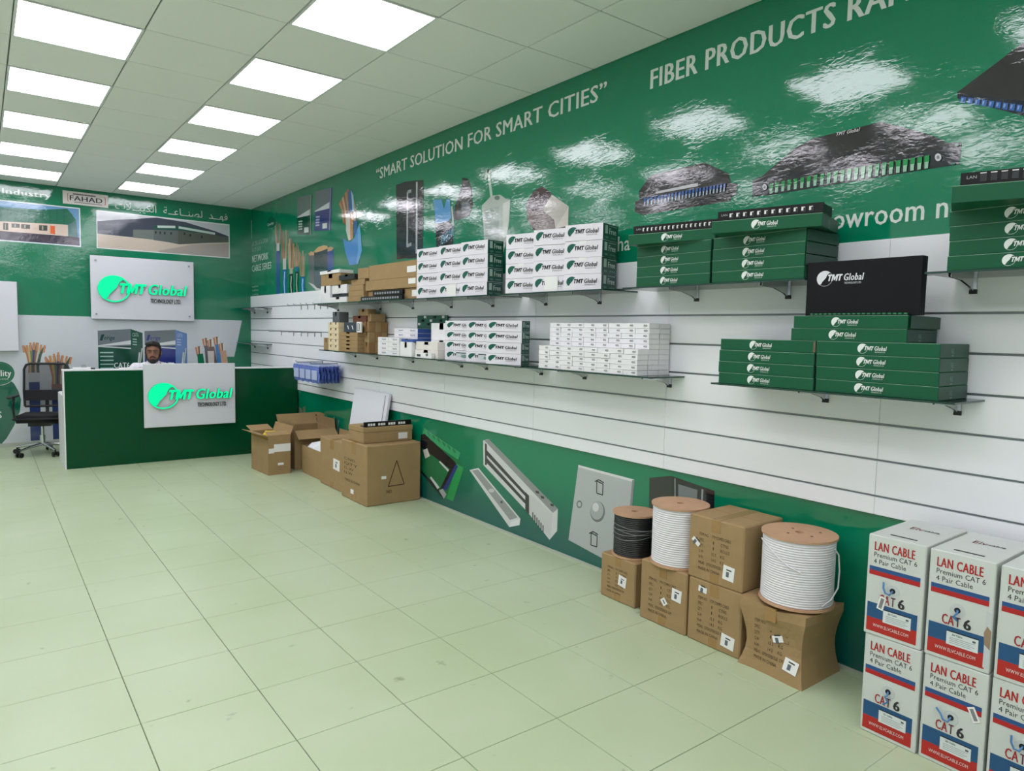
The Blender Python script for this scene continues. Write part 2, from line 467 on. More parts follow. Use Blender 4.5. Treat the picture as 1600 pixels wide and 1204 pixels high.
cable(473.2, 390, 430, 432, 460.5, 2.6, (34,104,176), (180,150,110), (160,210,245))
p = Pic(wl)
p.poly([(482,397),(491,398),(491,446),(484,441)], (84,92,92)); p.poly([(490.5,392),(512,388),(512,452),(492,452)], (34,66,70)); p.poly([(512,391),(521.5,388),(521.5,440),(512,450)], (52,84,150))
p.poly([(482,396),(486,392.5),(491,394),(491,398.5),(484,399)], (196,160,116)); p.poly([(490,393.5),(497,386),(506,383),(512,384),(512,388),(504,391.5),(494,394.5)], (208,172,120)); p.poly([(512,387),(517,385),(521.5,387),(519,391),(512,393)], (196,158,118))
p.poly([(482,441),(490,444),(496,450),(508,452),(508,454),(494,453),(487,446)], (190,196,190))
p.done('printed_cable_drum', wr)
def carton_pic(tl, tr, br, bl, split, body, top, edge):
    p = Pic(wl)
    p.poly([tl, tr, br, bl], body)
    L = lambda a, b_, t: (a[0]+(b_[0]-a[0])*t, a[1]+(b_[1]-a[1])*t)
    p.poly([tl, L(tl,tr,.86), L(L(tl,tr,.86), L(bl,br,.86), split-.06), L(tl,bl,split)], top)
    p.poly([L(tl,bl,split), L(L(tl,tr,.86), L(bl,br,.86), split-.17), L(L(tl,tr,.86), L(bl,br,.86), split-.02), L(tl,bl,split+.02)], (206,210,214))
    p.stroke([L(tl,tr,.90), L(bl,br,.92)], 0.012, edge)
    for k in range(4):
        a = L(tl,bl,.66+.07*k); p.stroke([(a[0]+2,a[1]-.4),(a[0]+8,a[1]-1)], 0.018, edge)
    q = L(bl,br,.62); p.poly([(q[0]-3,q[1]-11),(q[0]+4,q[1]-12),(q[0]+4,q[1]-4),(q[0]-3,q[1]-3)], (206,214,212))
    p.done('printed_cable_box', wr)
carton_pic((464.5,309),(488,303),(487,367),(464.5,366), .53, (16,72,52), (96,112,112), (170,196,186))
carton_pic((493,298.8),(519.6,292.6),(517,360),(491,360.5), .50, (44,52,120), (98,108,118), (170,176,210))
# cut-open blue cable
p = Pic(wl)
for k in range(9):
    u0 = 538+k*2.1
    p.stroke([(u0,352-abs(k-4)),(u0-3+k*.3,325),(531+k*2.4,296+abs(5-k)*4)], 0.055, [(176,132,92),(150,104,80),(196,160,120),(120,88,72)][k % 4])
p.poly([(544,301),(549,296),(552.6,305),(554,330),(545,333)], (40,92,150)); p.poly([(549,297),(552.6,305),(554,330),(551,331)], (150,196,220))
p.poly([(541,334),(547,334),(549,374),(545,376),(541,360)], (214,208,200)); p.poly([(547,336),(552,336),(552,372),(548,376)], (196,140,96)); p.poly([(553,345),(559,344),(558,364),(553,368)], (60,110,160))
p.poly([(536.4,372.4),(543,377),(549,377),(554,371),(562,348.8),(564,365),(565.8,392.5),(559.6,412.6),(546.5,414.5),(540,394)], (72,142,206)); p.poly([(559,358),(562,348.8),(564,365),(565.8,392.5),(559.6,412.6),(557,411),(560,392)], (104,172,226))
p.done('printed_blue_cable', wr)
# black network rack
p = Pic(wl)
p.poly([(619,289),(635.8,283),(635.8,403),(620,405)], (26,28,36)); p.poly([(635.8,283),(662,281.4),(661,402),(635.8,404)], (38,38,46))
p.stroke([(637,300),(636.4,386)], 0.028, (168,172,178)); p.stroke([(651.5,284),(651,396)], 0.03, (176,180,184)); p.stroke([(637,300),(643,298)], 0.03, (150,155,160)); p.stroke([(636.4,384),(643,381)], 0.03, (150,155,160))
p.done('printed_network_rack', wr)
# patch cord carton and device
p = Pic(wl)
p.poly([(677.8,312),(703,311),(704,348),(709,354),(708,383),(682,386),(680,350)], (30,30,38)); p.poly([(677.8,312),(703,311),(705,340),(700,346),(681,349)], (84,150,206))
p.poly([(690,312),(698,311),(694,326)], (20,120,90)); p.text('POWER LAN', *(lambda a, b_: (a[0], b_[0], a[1], a[1]+0.075))(wl(689,384), wl(709,371)), p.nxt(), (130,190,214), bold=0.02, shear=0.2, slant=0.33)
p.poly([(723,277),(732,280),(736,290),(739,319),(734,336),(716,344),(708,342),(711,322),(720,296)], (34,30,36)); p.poly([(721,318),(733,314),(735,328),(722,334)], (92,100,110)); p.stroke([(706,322),(709,352)], 0.025, (170,176,180))
p.done('printed_patch_cord', wr)
# grey module with a pull tab
p = Pic(wl)
p.stroke([(758,281),(763,264),(768,306)], 0.03, (180,198,186))
p.poly([(753,321),(759,315),(768,305.6),(782,304),(790,310),(797.8,311.8),(796,345),(792.5,369.5),(787,394),(757.5,380)], (172,182,174)); p.poly([(757,328),(780,322),(780,388),(759,379)], (150,164,158)); p.oval(777, 309, 4.2, 3.4, (96,120,110)); p.poly([(786,318),(797,313),(795,345),(791,369),(786,372)], (196,204,196))
p.done('printed_grey_module', wr)
p = Pic(wl)
p.poly([(832.8,299.5),(846.8,290.8),(865,304),(862.5,304),(888.8,322),(888,356),(867.8,362),(838,366),(824,343),(822,317)], (70,52,58)); p.poly([(862.5,304),(888.8,322),(888,352),(868,358),(866,343),(848,328)], (184,180,172)); p.poly([(824,330),(848,328),(866,343),(867,360),(840,362),(826,346)], (112,98,96)); p.poly([(868,357),(888,324),(888.8,322),(888,352)], (206,202,192))
p.done('printed_cable_carton', wr)
# fibre panel with blue adapters
p = Pic(wl)
p.poly([(992.5,331),(992.5,315),(998.8,312),(998.8,298.8),(1016,273.8),(1040,268),(1101,254),(1120,262.5),(1138.8,271),(1142.5,286),(1153,287),(1151,303.8),(1143.8,307.5),(1141,313.8),(1003.8,336)], (38,34,42))
p.poly([(1024.5,299.5),(1091,285.5),(1090.5,291),(1026,302.5)], (190,190,196)); p.poly([(1040,270),(1100,257),(1104,260),(1044,274)], (120,114,120))
for k in range(24):
    u = 1006.5 + k*5.45; v = 309.5 - k*0.98 - 0.0*k
    p.poly([(u,v),(u+3.4,v-.6),(u+2.6,v+6.2),(u-.6,v+6.8)], (46,90,160)); p.poly([(u+.2,v+6.2),(u+2.2,v+5.8),(u+1.6,v+12),(u-.2,v+12.4)], (160,180,205))
p.done('printed_fibre_panel', wr)
# fibre panel with green adapters
p = Pic(wl)
p.poly([(1176,307),(1176,281),(1190,276),(1241.6,231.6),(1269,216.8),(1375.5,190.5),(1400,196),(1456,211),(1479.6,223),(1503,222.7),(1498.8,257),(1454,263.5),(1201,305)], (40,36,44)); p.poly([(1176,307),(1176,281),(1196,277),(1456,236),(1479.6,226),(1503,222.7),(1498.8,257),(1454,263.5),(1201,305)], (28,32,44))
for k in range(24):
    t = k/23; u = 1203 + 243*(t**1.06); v = 287 - 43.5*t - 0.0; hh = 8.5+2.6*t; w_ = 5.4+2.0*t
    p.poly([(u,v),(u+w_,v-1.1),(u+w_-.6,v+hh*.95),(u-.6,v+hh)], (34,146,78)); p.poly([(u-.2,v+hh*.9),(u+w_*.8,v+hh*.82),(u+w_*.7,v+hh*1.75),(u-.4,v+hh*1.85)], (150,196,168))
p.oval(1196, 292.5, 3.6, 4.6, (196,198,202)); p.oval(1467, 246, 5.2, 6.0, (200,202,206)); p.oval(1196, 292.5, 1.6, 2.2, (120,122,126)); p.oval(1467, 246, 2.4, 2.8, (130,132,136))
for q in ((1496,227),(1490,256)): p.oval(q[0], q[1], 3.6, 1.8, (20,104,84))
p.words('TMT Global', (1308,213), (1345,206), (1309,207.5), (220,220,226), 0.02, 0.25)
p.done('printed_fibre_panel', wr)
# larger panel running out of the picture
p = Pic(wl)
p.poly([(1496,144),(1600,66),(1680,6),(1760,60),(1760,205),(1600,180),(1496,152)], (44,42,48)); p.poly([(1496,146),(1600,158),(1760,180),(1760,212),(1600,181),(1496,154)], (24,30,52))
for k in range(22):
    u = 1502 + k*11; v = 151 + k*1.55
    p.poly([(u,v),(u+8,v+1),(u+6,v+10+.2*k),(u-2,v+9+.2*k)], (58,104,180)); p.poly([(u+1,v+2),(u+4,v+2.4),(u+2,v+8),(u,v+8)], (130,166,214))
p.done('printed_fibre_panel', wr)

# --- the lower strip
p = Pic(wl)
for k in range(7):
    p.stroke([(470+k*.8,664),(469+k*1.3,648),(465+k*2.0,634-3*abs(k-3)*.5+4)], 0.022, [(120,126,104),(92,110,96),(150,140,110)][k % 3])
p.poly([(482,648),(507.5,652),(508,668),(482,664)], (34,70,130)); p.oval(494.5, 648.2, 12.6, 5.0, (176,146,104)); p.oval(494.5, 648.2, 2.2, 1.0, (90,70,50))
for k in range(8):
    p.stroke([(517+k*1.6,676),(514+k*2.1,662),(512+k*2.6,651+abs(k-4)*1.6)], 0.024, [(96,150,130),(120,160,150),(40,60,60)][k % 3])
p.done('printed_cables', wr)
p = Pic(wl)
p.poly([(657,681),(664,668),(719.7,707),(717,716),(724,733.8),(707,782),(697,779),(657,737)], (22,112,70)); p.poly([(663,668),(667,671),(719.7,707),(716,718),(660,680)], (54,160,106))
p.poly([(714,724),(725,731),(708,783),(698,778)], (34,150,80)); p.poly([(658,679),(663,677),(712,722),(714,728),(692,766),(688,763),(703,732),(657,697)], (24,26,34)); p.poly([(657,737),(660,736),(696,774),(692,778)], (16,40,44)); p.poly([(712,725),(716,728),(698,766),(692,764)], (36,58,120))
p.poly([(686,721),(688,720),(702,734),(700,736.5)], (200,206,206)); p.poly([(672,746),(674,744),(687,761),(684,764)], (200,206,206)); p.poly([(661,703),(668,700),(672,712),(665,716)], (206,204,196)); p.poly([(686,766),(692,763),(698,772),(694,779)], (160,166,166))
for k in range(6): p.stroke([(668+k*8,674+k*5.4),(672+k*8,680+k*5.4)], 0.02, (40,120,84))
p.done('printed_circuit_board', wr)
p = Pic(wl)
p.poly([(755,688),(763.4,685.5),(871.9,794.7),(870.6,829),(858.8,843),(824,799),(755.6,726)], (206,208,208)); p.poly([(757,688),(764,685.5),(871.9,794.5),(864,801)], (140,144,144))
p.poly([(760,702),(822,770),(822,776),(760,710)], (52,54,56)); p.poly([(760,714),(822,782),(822,788),(760,722)], (52,54,56)); p.poly([(758,692),(761,694),(761,726),(758,726)], (52,54,56)); p.poly([(821,768),(827,774),(827,804),(821,797)], (44,46,48))
p.poly([(829,772),(864,803),(860.5,840),(828,800)], (198,200,200)); 
for q in ((840,768),(848,776),(863,788)): p.poly([(q[0]-3,q[1]-2),(q[0]+2,q[1]-1),(q[0]+3,q[1]+3),(q[0]-2,q[1]+2)], (62,64,66))
for k in range(6): p.stroke([(833+k*3.2,800+k*4),(833+k*3.2,811+k*4)], 0.012, (70,72,72))
p.done('printed_magnetic_lock', wr)
p = Pic(wl)
p.poly([(733.8,734),(747.8,730.6),(813.4,810),(812,820),(796,823)], (208,210,210)); p.poly([(738,735),(747,733),(809,808),(797,812)], (146,150,150)); p.oval(768, 766, 4.5, 3.0, (196,198,198)); p.oval(784, 784, 2, 2, (80,82,84)); p.poly([(796,823),(812,820),(813.4,810),(799,814)], (222,224,224))
p.done('printed_armature_plate', wr)
p = Pic(wl)
p.poly([(904,726),(991.6,749),(980,893),(888.4,843)], (176,180,182)); p.poly([(904,726),(991.6,749),(991.2,753),(904,729.5)], (216,218,220)); p.poly([(988,750),(991.6,749),(980,893),(976,891)], (130,134,138))
p.oval(934, 799, 11.5, 16.5, (112,116,118)); p.oval(933, 797, 10.2, 14.6, (164,168,170)); p.oval(931, 792, 5, 7, (206,208,210)); p.oval(905.6, 787.5, 4.6, 6.2, (120,126,126)); p.oval(905.6, 787.5, 2.6, 3.6, (176,180,180))
for (cu, cv) in ((937,761),(928,842)):
    p.stroke([(cu-4,cv-10),(cu-4.4,cv+9),(cu+5,cv+12),(cu+5.6,cv-5),(cu-4,cv-10)], 0.008, (52,56,58)); p.stroke([(cu-7,cv-9),(cu-1,cv-12),(cu+7,cv-7)], 0.008, (52,56,58))
p.done('printed_exit_button', wr)
p = Pic(wl)
p.poly([(1015,746),(1049,743),(1049,892),(1013,878)], (40,42,44)); p.poly([(1049,743),(1116.6,766.6),(1114,906),(1049,892)], (24,24,28)); p.poly([(1060,756),(1090,765),(1089,790),(1060,780)], (110,116,120)); p.stroke([(1098,764),(1096,800)], 0.012, (150,154,158)); p.stroke([(1055,747),(1055,800)], 0.010, (120,124,126))
p.done('printed_network_rack', wr)

# ================================================================== PRINTS ON THE BACK WALL
WF = (206,212,218)
p = Pic(bk, 0.001)
z1 = bk(200, 496)[1]; xr = bk(378, 501)[0]; xr2 = bk(366, 557)[0]; zm = bk(366, 557)[1]
p.flat([(XL+.02, 0.05), (xr2-0.14, 0.05), (xr2-0.14, zm), (xr2, zm), (xr, z1), (XL+.02, z1)], p.nxt(), WF)
p.done('white_printed_field', wb, False)
def frame_pic(u, name):
    p = Pic(bk); return p
# left photograph: green hall with an orange door
(x1, z1) = bk(125, 325); (_, z0) = bk(125.4, 385.6); x0 = x1 - 2.3
p = Pic(bk)
p.flat([(x0,z0),(x1,z0),(x1,z1),(x0,z1)], p.nxt(), (222,228,230)); e = 0.012
p.flat([(x0+e,z0+e),(x1-e,z0+e),(x1-e,z1-e),(x0+e,z1-e)], p.nxt(), (104,150,190))
p.poly([(-150,309),(-60,312),(0,323),(60,327.5),(105,326),(112,334),(119,344),(107,352),(0,347),(-150,338)], (30,104,82))
p.poly([(-150,338),(0,345.5),(106,351),(106.5,370),(0,361),(-150,352)], (208,188,174)); p.poly([(106,351),(119,344.5),(122,372),(106.5,370)], (84,120,120))
p.poly([(-150,351),(0,360.6),(50,364.5),(106,369),(124.2,371),(124.4,383.6),(0,374),(-150,362)], (58,48,66))
p.poly([(78.3,352.5),(85.8,353),(86,366),(78.5,364.8)], (216,92,38))
for (u0, u1, v0, v1) in ((61,74,351.5,360.5),(33,47,350,357.5),(18,31,349,356),(5,13,347.5,359.5),(-30,-10,347,355),(-60,-40,345,353)):
    p.poly([(u0,v0),(u1,v0+.8),(u1,v1),(u0,v1-.8)], (62,66,58)); p.poly([(u0+(u1-u0)*.36,v0+1.2),(u0+(u1-u0)*.5,v0+1.3),(u0+(u1-u0)*.5,v1-1.4),(u0+(u1-u0)*.36,v1-1.5)], (170,160,150))
for k in range(16): p.stroke([(100-11*k,328.5-abs(k-4)*.5),(100-11*k,350-.52*k)], .010, (26,92,74))
p.done('printed_photograph', wb, False)
# right photograph: long dark factory
q = lambda u, v: bk(u, v)
p = Pic(bk)
p.poly([(150.6,328),(358.5,350.4),(359,403.6),(151,387.5)], (224,228,230)); p.poly([(152,330),(357.4,352),(357.6,402),(152.4,386)], (196,200,206))
p.poly([(152,345.5),(180,343.5),(245,339.8),(290,347),(336,361),(357,369),(357.4,378),(280,381.5),(240,374),(152.2,365)], (62,68,84)); p.poly([(208,358.5),(240,359),(240,374.5),(208,371)], (108,116,112)); p.poly([(240,359),(278,360),(278,380.5),(240,375)], (92,100,98)); p.poly([(278,360),(330,366),(357,371),(357.4,378.5),(278,380.8)], (84,88,82))
p.poly([(240,352),(290,352.5),(336,364),(336,367),(280,359.5),(240,358)], (30,82,70)); p.stroke([(246,354),(274,354.5)], .03, (190,206,200)); p.stroke([(279,355),(336,365)], .03, (190,206,200))
p.poly([(152.2,365.4),(208,371),(240,375),(280,381.5),(357.4,378.6),(357.6,402),(152.4,386)], (196,182,168)); p.poly([(245,392),(300,382),(357.4,380),(357.6,402),(250,394)], (168,158,152))
for (u, v) in ((243,363),(250,363.5),(257,364),(267,364.5),(288,365),(297,367.5),(315,370)): p.poly([(u-1,v-2),(u+1.6,v-1.8),(u+1.6,v+2),(u-1,v+1.8)], (40,46,50))
p.done('printed_photograph', wb, False)
p = Pic(bk); p.words('Industry', (3,301.5), (80,311), (3,293.5), (214,226,222), 0.03); p.done('wall_lettering', wb, False)
ar = '\uFE95\uFEFC\u0640\u0640\uFE92\uFEF4\uFEDC\uFEDF\uFE8D  \uFE94\u0640\u0640\uFECB\uFE8E\u0640\u0640\uFEE8\uFEBC\uFEDF  \uFEAA\u0640\u0640\uFEEC\uFED3'
p = Pic(bk); (xa, za) = bk(180, 325.5); (xb, _) = bk(355.5, 342); p.text(ar, xa, xb, za, za+0.085, p.nxt(), (206,220,214), bold=0.012); p.done('wall_lettering', wb, False)
# cable cartons printed on the white field
def bcarton(fl_, fr_, sd, zb, body, side, ink, w2):
    p = Pic(bk)
    (a, zt), (b_, zt2), (c, zt3) = bk(*fl_), bk(*fr_), bk(*sd)
    hh = zt-zb
    p.flat([(a,zb),(b_,zb-.02),(b_,zt2),(a,zt)], p.nxt(), body); p.flat([(b_,zb-.02),(c,zb+.04),(c,zt3),(b_,zt2)], p.nxt(), side)
    p.flat([(a,zt-hh*.30),(b_,zt-hh*.28),(b_,zt2),(a,zt)], p.nxt(), (112,122,128))
    p.flat([(a,zt-hh*.27),(b_,zt-hh*.17),(b_,zt-hh*.25),(a,zt-hh*.28)], p.nxt(), (214,220,222)); p.flat([(a,zt-hh*.28),(b_,zt-hh*.31),(b_,zt-hh*.335),(a,zt-hh*.295)], p.nxt(), (214,220,222))
    p.flat([(a+.02,zt-.125),(a+.05,zt-.125),(a+.075,zt-.045),(a+.04,zt-.05)], p.nxt(), ink); p.text('erige', a+.07, a+.19, zt-.115, zt-.06, p.nxt(), ink, bold=.02, shear=.15)
    for k in range(5): p.line([(a+.02,zt-hh*.40-.05*k),(a+.17,zt-hh*.40-.05*k)], .016, p.nxt(), w2)
    p.text('CAT6', b_+.02, b_+.09, zt2-.10, zt2-.05, p.nxt(), w2, bold=.02)
    for k in range(3): p.line([(b_+.02,zt2-.13-.035*k),(b_+.07,zt2-.135-.035*k)], .014, p.nxt(), w2)
    p.line([(b_+.05,zb+.02),(b_+.08,zb+.25),(b_+.10,zb+.42)], .018, p.nxt(), (206,212,208)); p.line([(b_+.09,zt3-.5),(b_+.115,zt3-.32),(b_+.13,zt3-.2)], .014, p.nxt(), (190,200,196))
    p.text('CAT6', b_-.20, b_-.02, zb+.22, zb+.285, p.nxt(), (214,222,220), bold=.03)
    p.done('printed_cable_box', wb, False)
zb = 0.72
bcarton((152.5,516.3), (204,513.8), (222.7,520), zb, (12,74,56), (18,78,62), (22,60,60), (150,186,176))
bcarton((225.5,517), (273.7,515), (292,520.8), zb, (44,54,132), (104,136,190), (56,60,128), (176,190,220))
# cable ends on the white field
def bwires(u, v_tip, v_neck, spread, hw, jackets, zfoot):
    p = Pic(bk); rnd = random.Random(int(u*7))
    cols = [(176,120,92),(196,176,120),(110,126,96),(60,76,110),(150,104,84),(196,188,176),(70,90,76)]
    for k in range(7):
        t = (k-3)/3
        p.stroke([(u+t*hw,v_neck+12),(u+t*hw*.9,v_neck),(u+t*spread*.6,(v_tip+v_neck)/2),(u+t*spread,v_tip+abs(t)*6+rnd.uniform(0,4))], .030, cols[k % 7])
        p.stroke([(u+t*spread*.9,(v_tip+v_neck)/2-6+abs(t)*4),(u+t*spread,v_tip+abs(t)*6+rnd.uniform(-1,2))], .022, (196,140,100))
    (xa, zn) = bk(u-hw*1.3, v_neck+10); (xb2, _) = bk(u+hw*1.3, v_neck+10)
    zz = zn
    for (col, ze) in jackets:
        p.flat([(xa,ze),(xb2,ze),(xb2,zz),(xa,zz)], p.nxt(), col); zz = ze
    p.done('printed_cable', wb, False)
bwires(53, 533, 572, 17, 6.5, [((196,200,204),.78),((48,66,124),.06)], .06)
bwires(91, 551, 590, 20, 8, [((150,110,96),.70),((120,120,124),.62),((44,62,118),.06)], .06)
p = Pic(bk)
for (u, v, jc) in ((309,540,(20,120,80)),(320,527,(96,100,104)),(327,529,(110,90,84)),(337,525,(52,120,180)),(345,535,(200,160,130))):
    for k in range(4): p.stroke([(u+k*1.6,v+16),(u-2+k*2.2,v+7),(u-3+k*2.4,v+abs(k-1.5)*1.5)], .024, [(190,120,92),(214,186,150),(120,84,70),(226,220,210)][k])
    p.poly([(u-1,v+13),(u+8,v+12),(u+13,v+44),(u+2,v+44)], jc)
p.poly([(324,548),(334,548),(335,572),(326,572)], (214,206,200))
p.done('printed_cable', wb, False)
# green quality badge and rounded shape at the left
p = Pic(bk)
pts = [(-2,589),(14,592),(22,599),(29,611),(33,624),(31,643),(22,665),(10,685),(-2,698)]
pts = pts + [(-40-u, v) for u, v in pts[::-1]]
p.poly(pts, (8,96,76)); p.oval(-2, 583, 25.6, 19, (206,214,212), 28); p.oval(-2, 583, 24.8, 18.4, (6,104,74), 28); p.oval(-2, 583, 22.4, 16.4, (60,140,112), 28); p.oval(-2, 583, 21.8, 15.8, (6,104,74), 28)
p.words('Quality', (-24,588), (18,588), (-24,578.5), (226,232,230), .03); p.words('Products', (-20,593.5), (13,593.5), (-20,590.3), (170,204,190)); p.words('SERIES', (-44,655), (3,655), (-44,645), (214,226,222), .03)
p.done('printed_quality_badge', wb, False)
for k in range(2): 
    p = Pic(bk); (xa, za) = bk(81+k*0, 690); p.text('cable', xa+.05, xa+.09, .12, .40, p.nxt(), (206,212,214), bold=.02)
    if k == 0: p.done('wall_lettering', wb, False)

# ================================================================== SHELVES ON THE SLAT WALL
SHELF_GLASS = glass_mat('shelf_glass', (196,216,206))
GLASS_EDGE = mat('shelf_glass_edge', (24,62,52), 0.15)
DARKSTEEL = mat('dark_bracket_foot', (30,32,34), 0.5)
ZU, ZL = 1.765, 1.285
def bracket_mesh(length):
    m = MB()
    for sx in (-0.006, 0.004):                                    # two thin cheeks tapering to the tip
        a = [(0, -0.060), (0, 0), (-length, 0), (-length, -0.010), (-length*0.55, -0.016), (-length*0.2, -0.036)]
        vs = [(sx, y, z) for y, z in a] + [(sx+0.002, y, z) for y, z in a]; n = len(a)
        m.add(vs, [list(range(n)), list(range(2*n-1, n-1, -1))] + [(i, (i+1) % n, n+(i+1) % n, n+i) for i in range(n)])
    m.box((-0.012, -0.010, -0.044), (0.012, 0.0, 0.0)); m.box((-0.013, -0.012, -0.062), (0.013, 0.0, -0.044), 1)
    return m
_bk = {}
def shelf(label, y_near, y_far, ztop, bys, depth=0.285, edge=True):
    t = thing('glass_shelf', label, 'shelf', (XS, y_far, ztop), RW, 'glass shelves on the slat wall')
    L = y_far - y_near
    m = MB().box((0, -depth, -0.008), (L, -0.001, 0.0), 0)
    pane = m.obj('glass_pane', [SHELF_GLASS], t)
    MB().box((0, -depth-0.001, -0.008), (L, -depth, 0.0)).box((-0.001, -depth, -0.008), (0, -0.001, 0)).box((L, -depth, -0.008), (L+0.001, -0.001, 0)).obj('polished_edge', [GLASS_EDGE], pane)
    if depth not in _bk: _bk[depth] = bracket_mesh(depth*0.82).mesh('bracket', [CHROME, DARKSTEEL])
    for y in bys:
        link('bracket', _bk[depth], t, (y_far-y, 0, -0.008))
    return t
wy = lambda u, v: on_x(u, v, XS).y
shelf('upper glass shelf under the long brown cartons, far end of the row', 5.01, 7.18, ZU, (wy(529,480), wy(595,481), wy(646,478)))
shelf('upper glass shelf carrying the smaller stack of white cable boxes', 3.98, 4.99, ZU, (wy(706,471), wy(771,470)))
shelf('upper glass shelf carrying the larger stack of white cable boxes', 2.87, 3.90, ZU, (wy(854,466), wy(938,464)))
shelf('upper glass shelf under two stacks of flat green boxes', 1.652, 2.72, ZU, (wy(1090,455), wy(1233,452)))
shelf('upper glass shelf at the right edge, under green boxes', 0.10, 1.17, ZU, (wy(1523,434), 0.35))
shelf('lower glass shelf carrying small brown boxes', 5.80, 7.05, ZL, (wy(556,559), wy(590,557)))
shelf('lower glass shelf with small white cartons and a circuit board', 4.62, 5.76, ZL, (4.75, 5.55))
shelf('lower glass shelf under the white cable boxes with green ends', 3.62, 4.60, ZL, (3.74, 4.4))
shelf('lower glass shelf packed with many tiny white boxes', 2.50, 3.58, ZL, (2.60, 3.3))
shelf('lower glass shelf under the flat green boxes', 1.04, 2.11, ZL, (1.13, 1.68))
shelf('empty narrow glass shelf high in the far corner', 9.38, 10.24, ZU, (9.55, 10.1), 0.22)
shelf('empty narrow glass shelf low in the far corner', 9.38, 10.24, ZL, (9.55, 10.1), 0.22)
hook_me = MB().tube([(0,0,0),(0,-0.05,0),(0,-0.16,-0.004),(0,-0.175,0.012)], 0.004, 6).box((-0.010,-0.004,-0.05),(0.010,0.0,0.008)).mesh('peg_hook', [STEEL])
for row, (z, us) in enumerate(((1.775, (471,481,492,501,512)), (1.457, (440,459,471,481,492,502)))):
    for k, u in enumerate(us):
        o = link('peg_hook', hook_me, None, (XS, wy(u, 481 if row == 0 else 522), z), RW)
        tag(o, 'thin metal peg hook on the slat wall, %s from the corner in the %s row' % (ordn[k], ('upper', 'lower')[row]), 'hook', 'empty peg hooks')

# ------------------------------------------------------------------ logo artwork
def swoosh():
    out = [(math.cos(R(a)), math.sin(R(a))) for a in range(48, 238, 8)]
    inner = [(-0.40,-0.66), (-0.30,-0.42), (-0.05,-0.14), (0.16,0.10), (0.24,0.34), (0.36,0.54), (0.52,0.66)]
    return out + inner
T_SHAPE = [(.33,0),(.33,.77),(0,.77),(0,1),(1,1),(1,.77),(.67,.77),(.67,0)]
M_SHAPE = [(0,0),(0,1),(.30,1),(.5,.46),(.70,1),(1,1),(1,0),(.77,0),(.77,.60),(.59,.10),(.41,.10),(.23,.60),(.23,0)]
def tmt(x0, x1, z0, z1, shear=.20):
    "outlines of the three heavy slanted capitals of the logo"
    w, h = x1-x0-shear*(z1-z0), z1-z0
    return [[(x0+(a+(b_-a)*px)*w+shear*pz*h, z0+pz*h) for px, pz in shape] for shape, a, b_ in ((T_SHAPE, 0, .29), (M_SHAPE, .305, .705), (T_SHAPE, .71, 1.0))]
def logo(m, x0, zc, w, y=-0.0008, globe=(24,92,76), ink=(26,26,28), ring=None, sub=True, zk=1.0):
    "globe and lettering inside x0..x0+w, centred on zc"
    r = 0.175*w
    m.flat([(x0+r+px*r, zc+pz*r*0.93*zk) for px, pz in swoosh()], y, globe)
    if ring:
        n = 26; pts = [R(-125+173*k/n) for k in range(n+1)]
        for a, b_ in zip(pts[:-1], pts[1:]):
            m.flat([(x0+r+math.cos(a)*r, zc+math.sin(a)*r*.93*zk), (x0+r+math.cos(b_)*r, zc+math.sin(b_)*r*.93*zk), (x0+r+math.cos(b_)*r*.93, zc+math.sin(b_)*r*.865*zk), (x0+r+math.cos(a)*r*.93, zc+math.sin(a)*r*.865*zk)], y, ring)
    for pts in tmt(x0+.225*w, x0+.56*w, zc-.055*w*zk, zc+.080*w*zk): m.flat(pts, y-.0004, ink)
    m.text('Global', x0+.585*w, x0+w, zc-0.055*w*zk, zc+0.080*w*zk, y-0.0004, ink, bold=0.046, shear=0.20)
    if sub: m.text('TECHNOLOGY LTD.', x0+0.60*w, x0+0.95*w, zc-0.125*w*zk, zc-0.088*w*zk, y-0.0004, ink, shear=0.15)
    return m
_cache = {}
def cached(key, fn):
    if key not in _cache: _cache[key] = fn()
    return _cache[key]

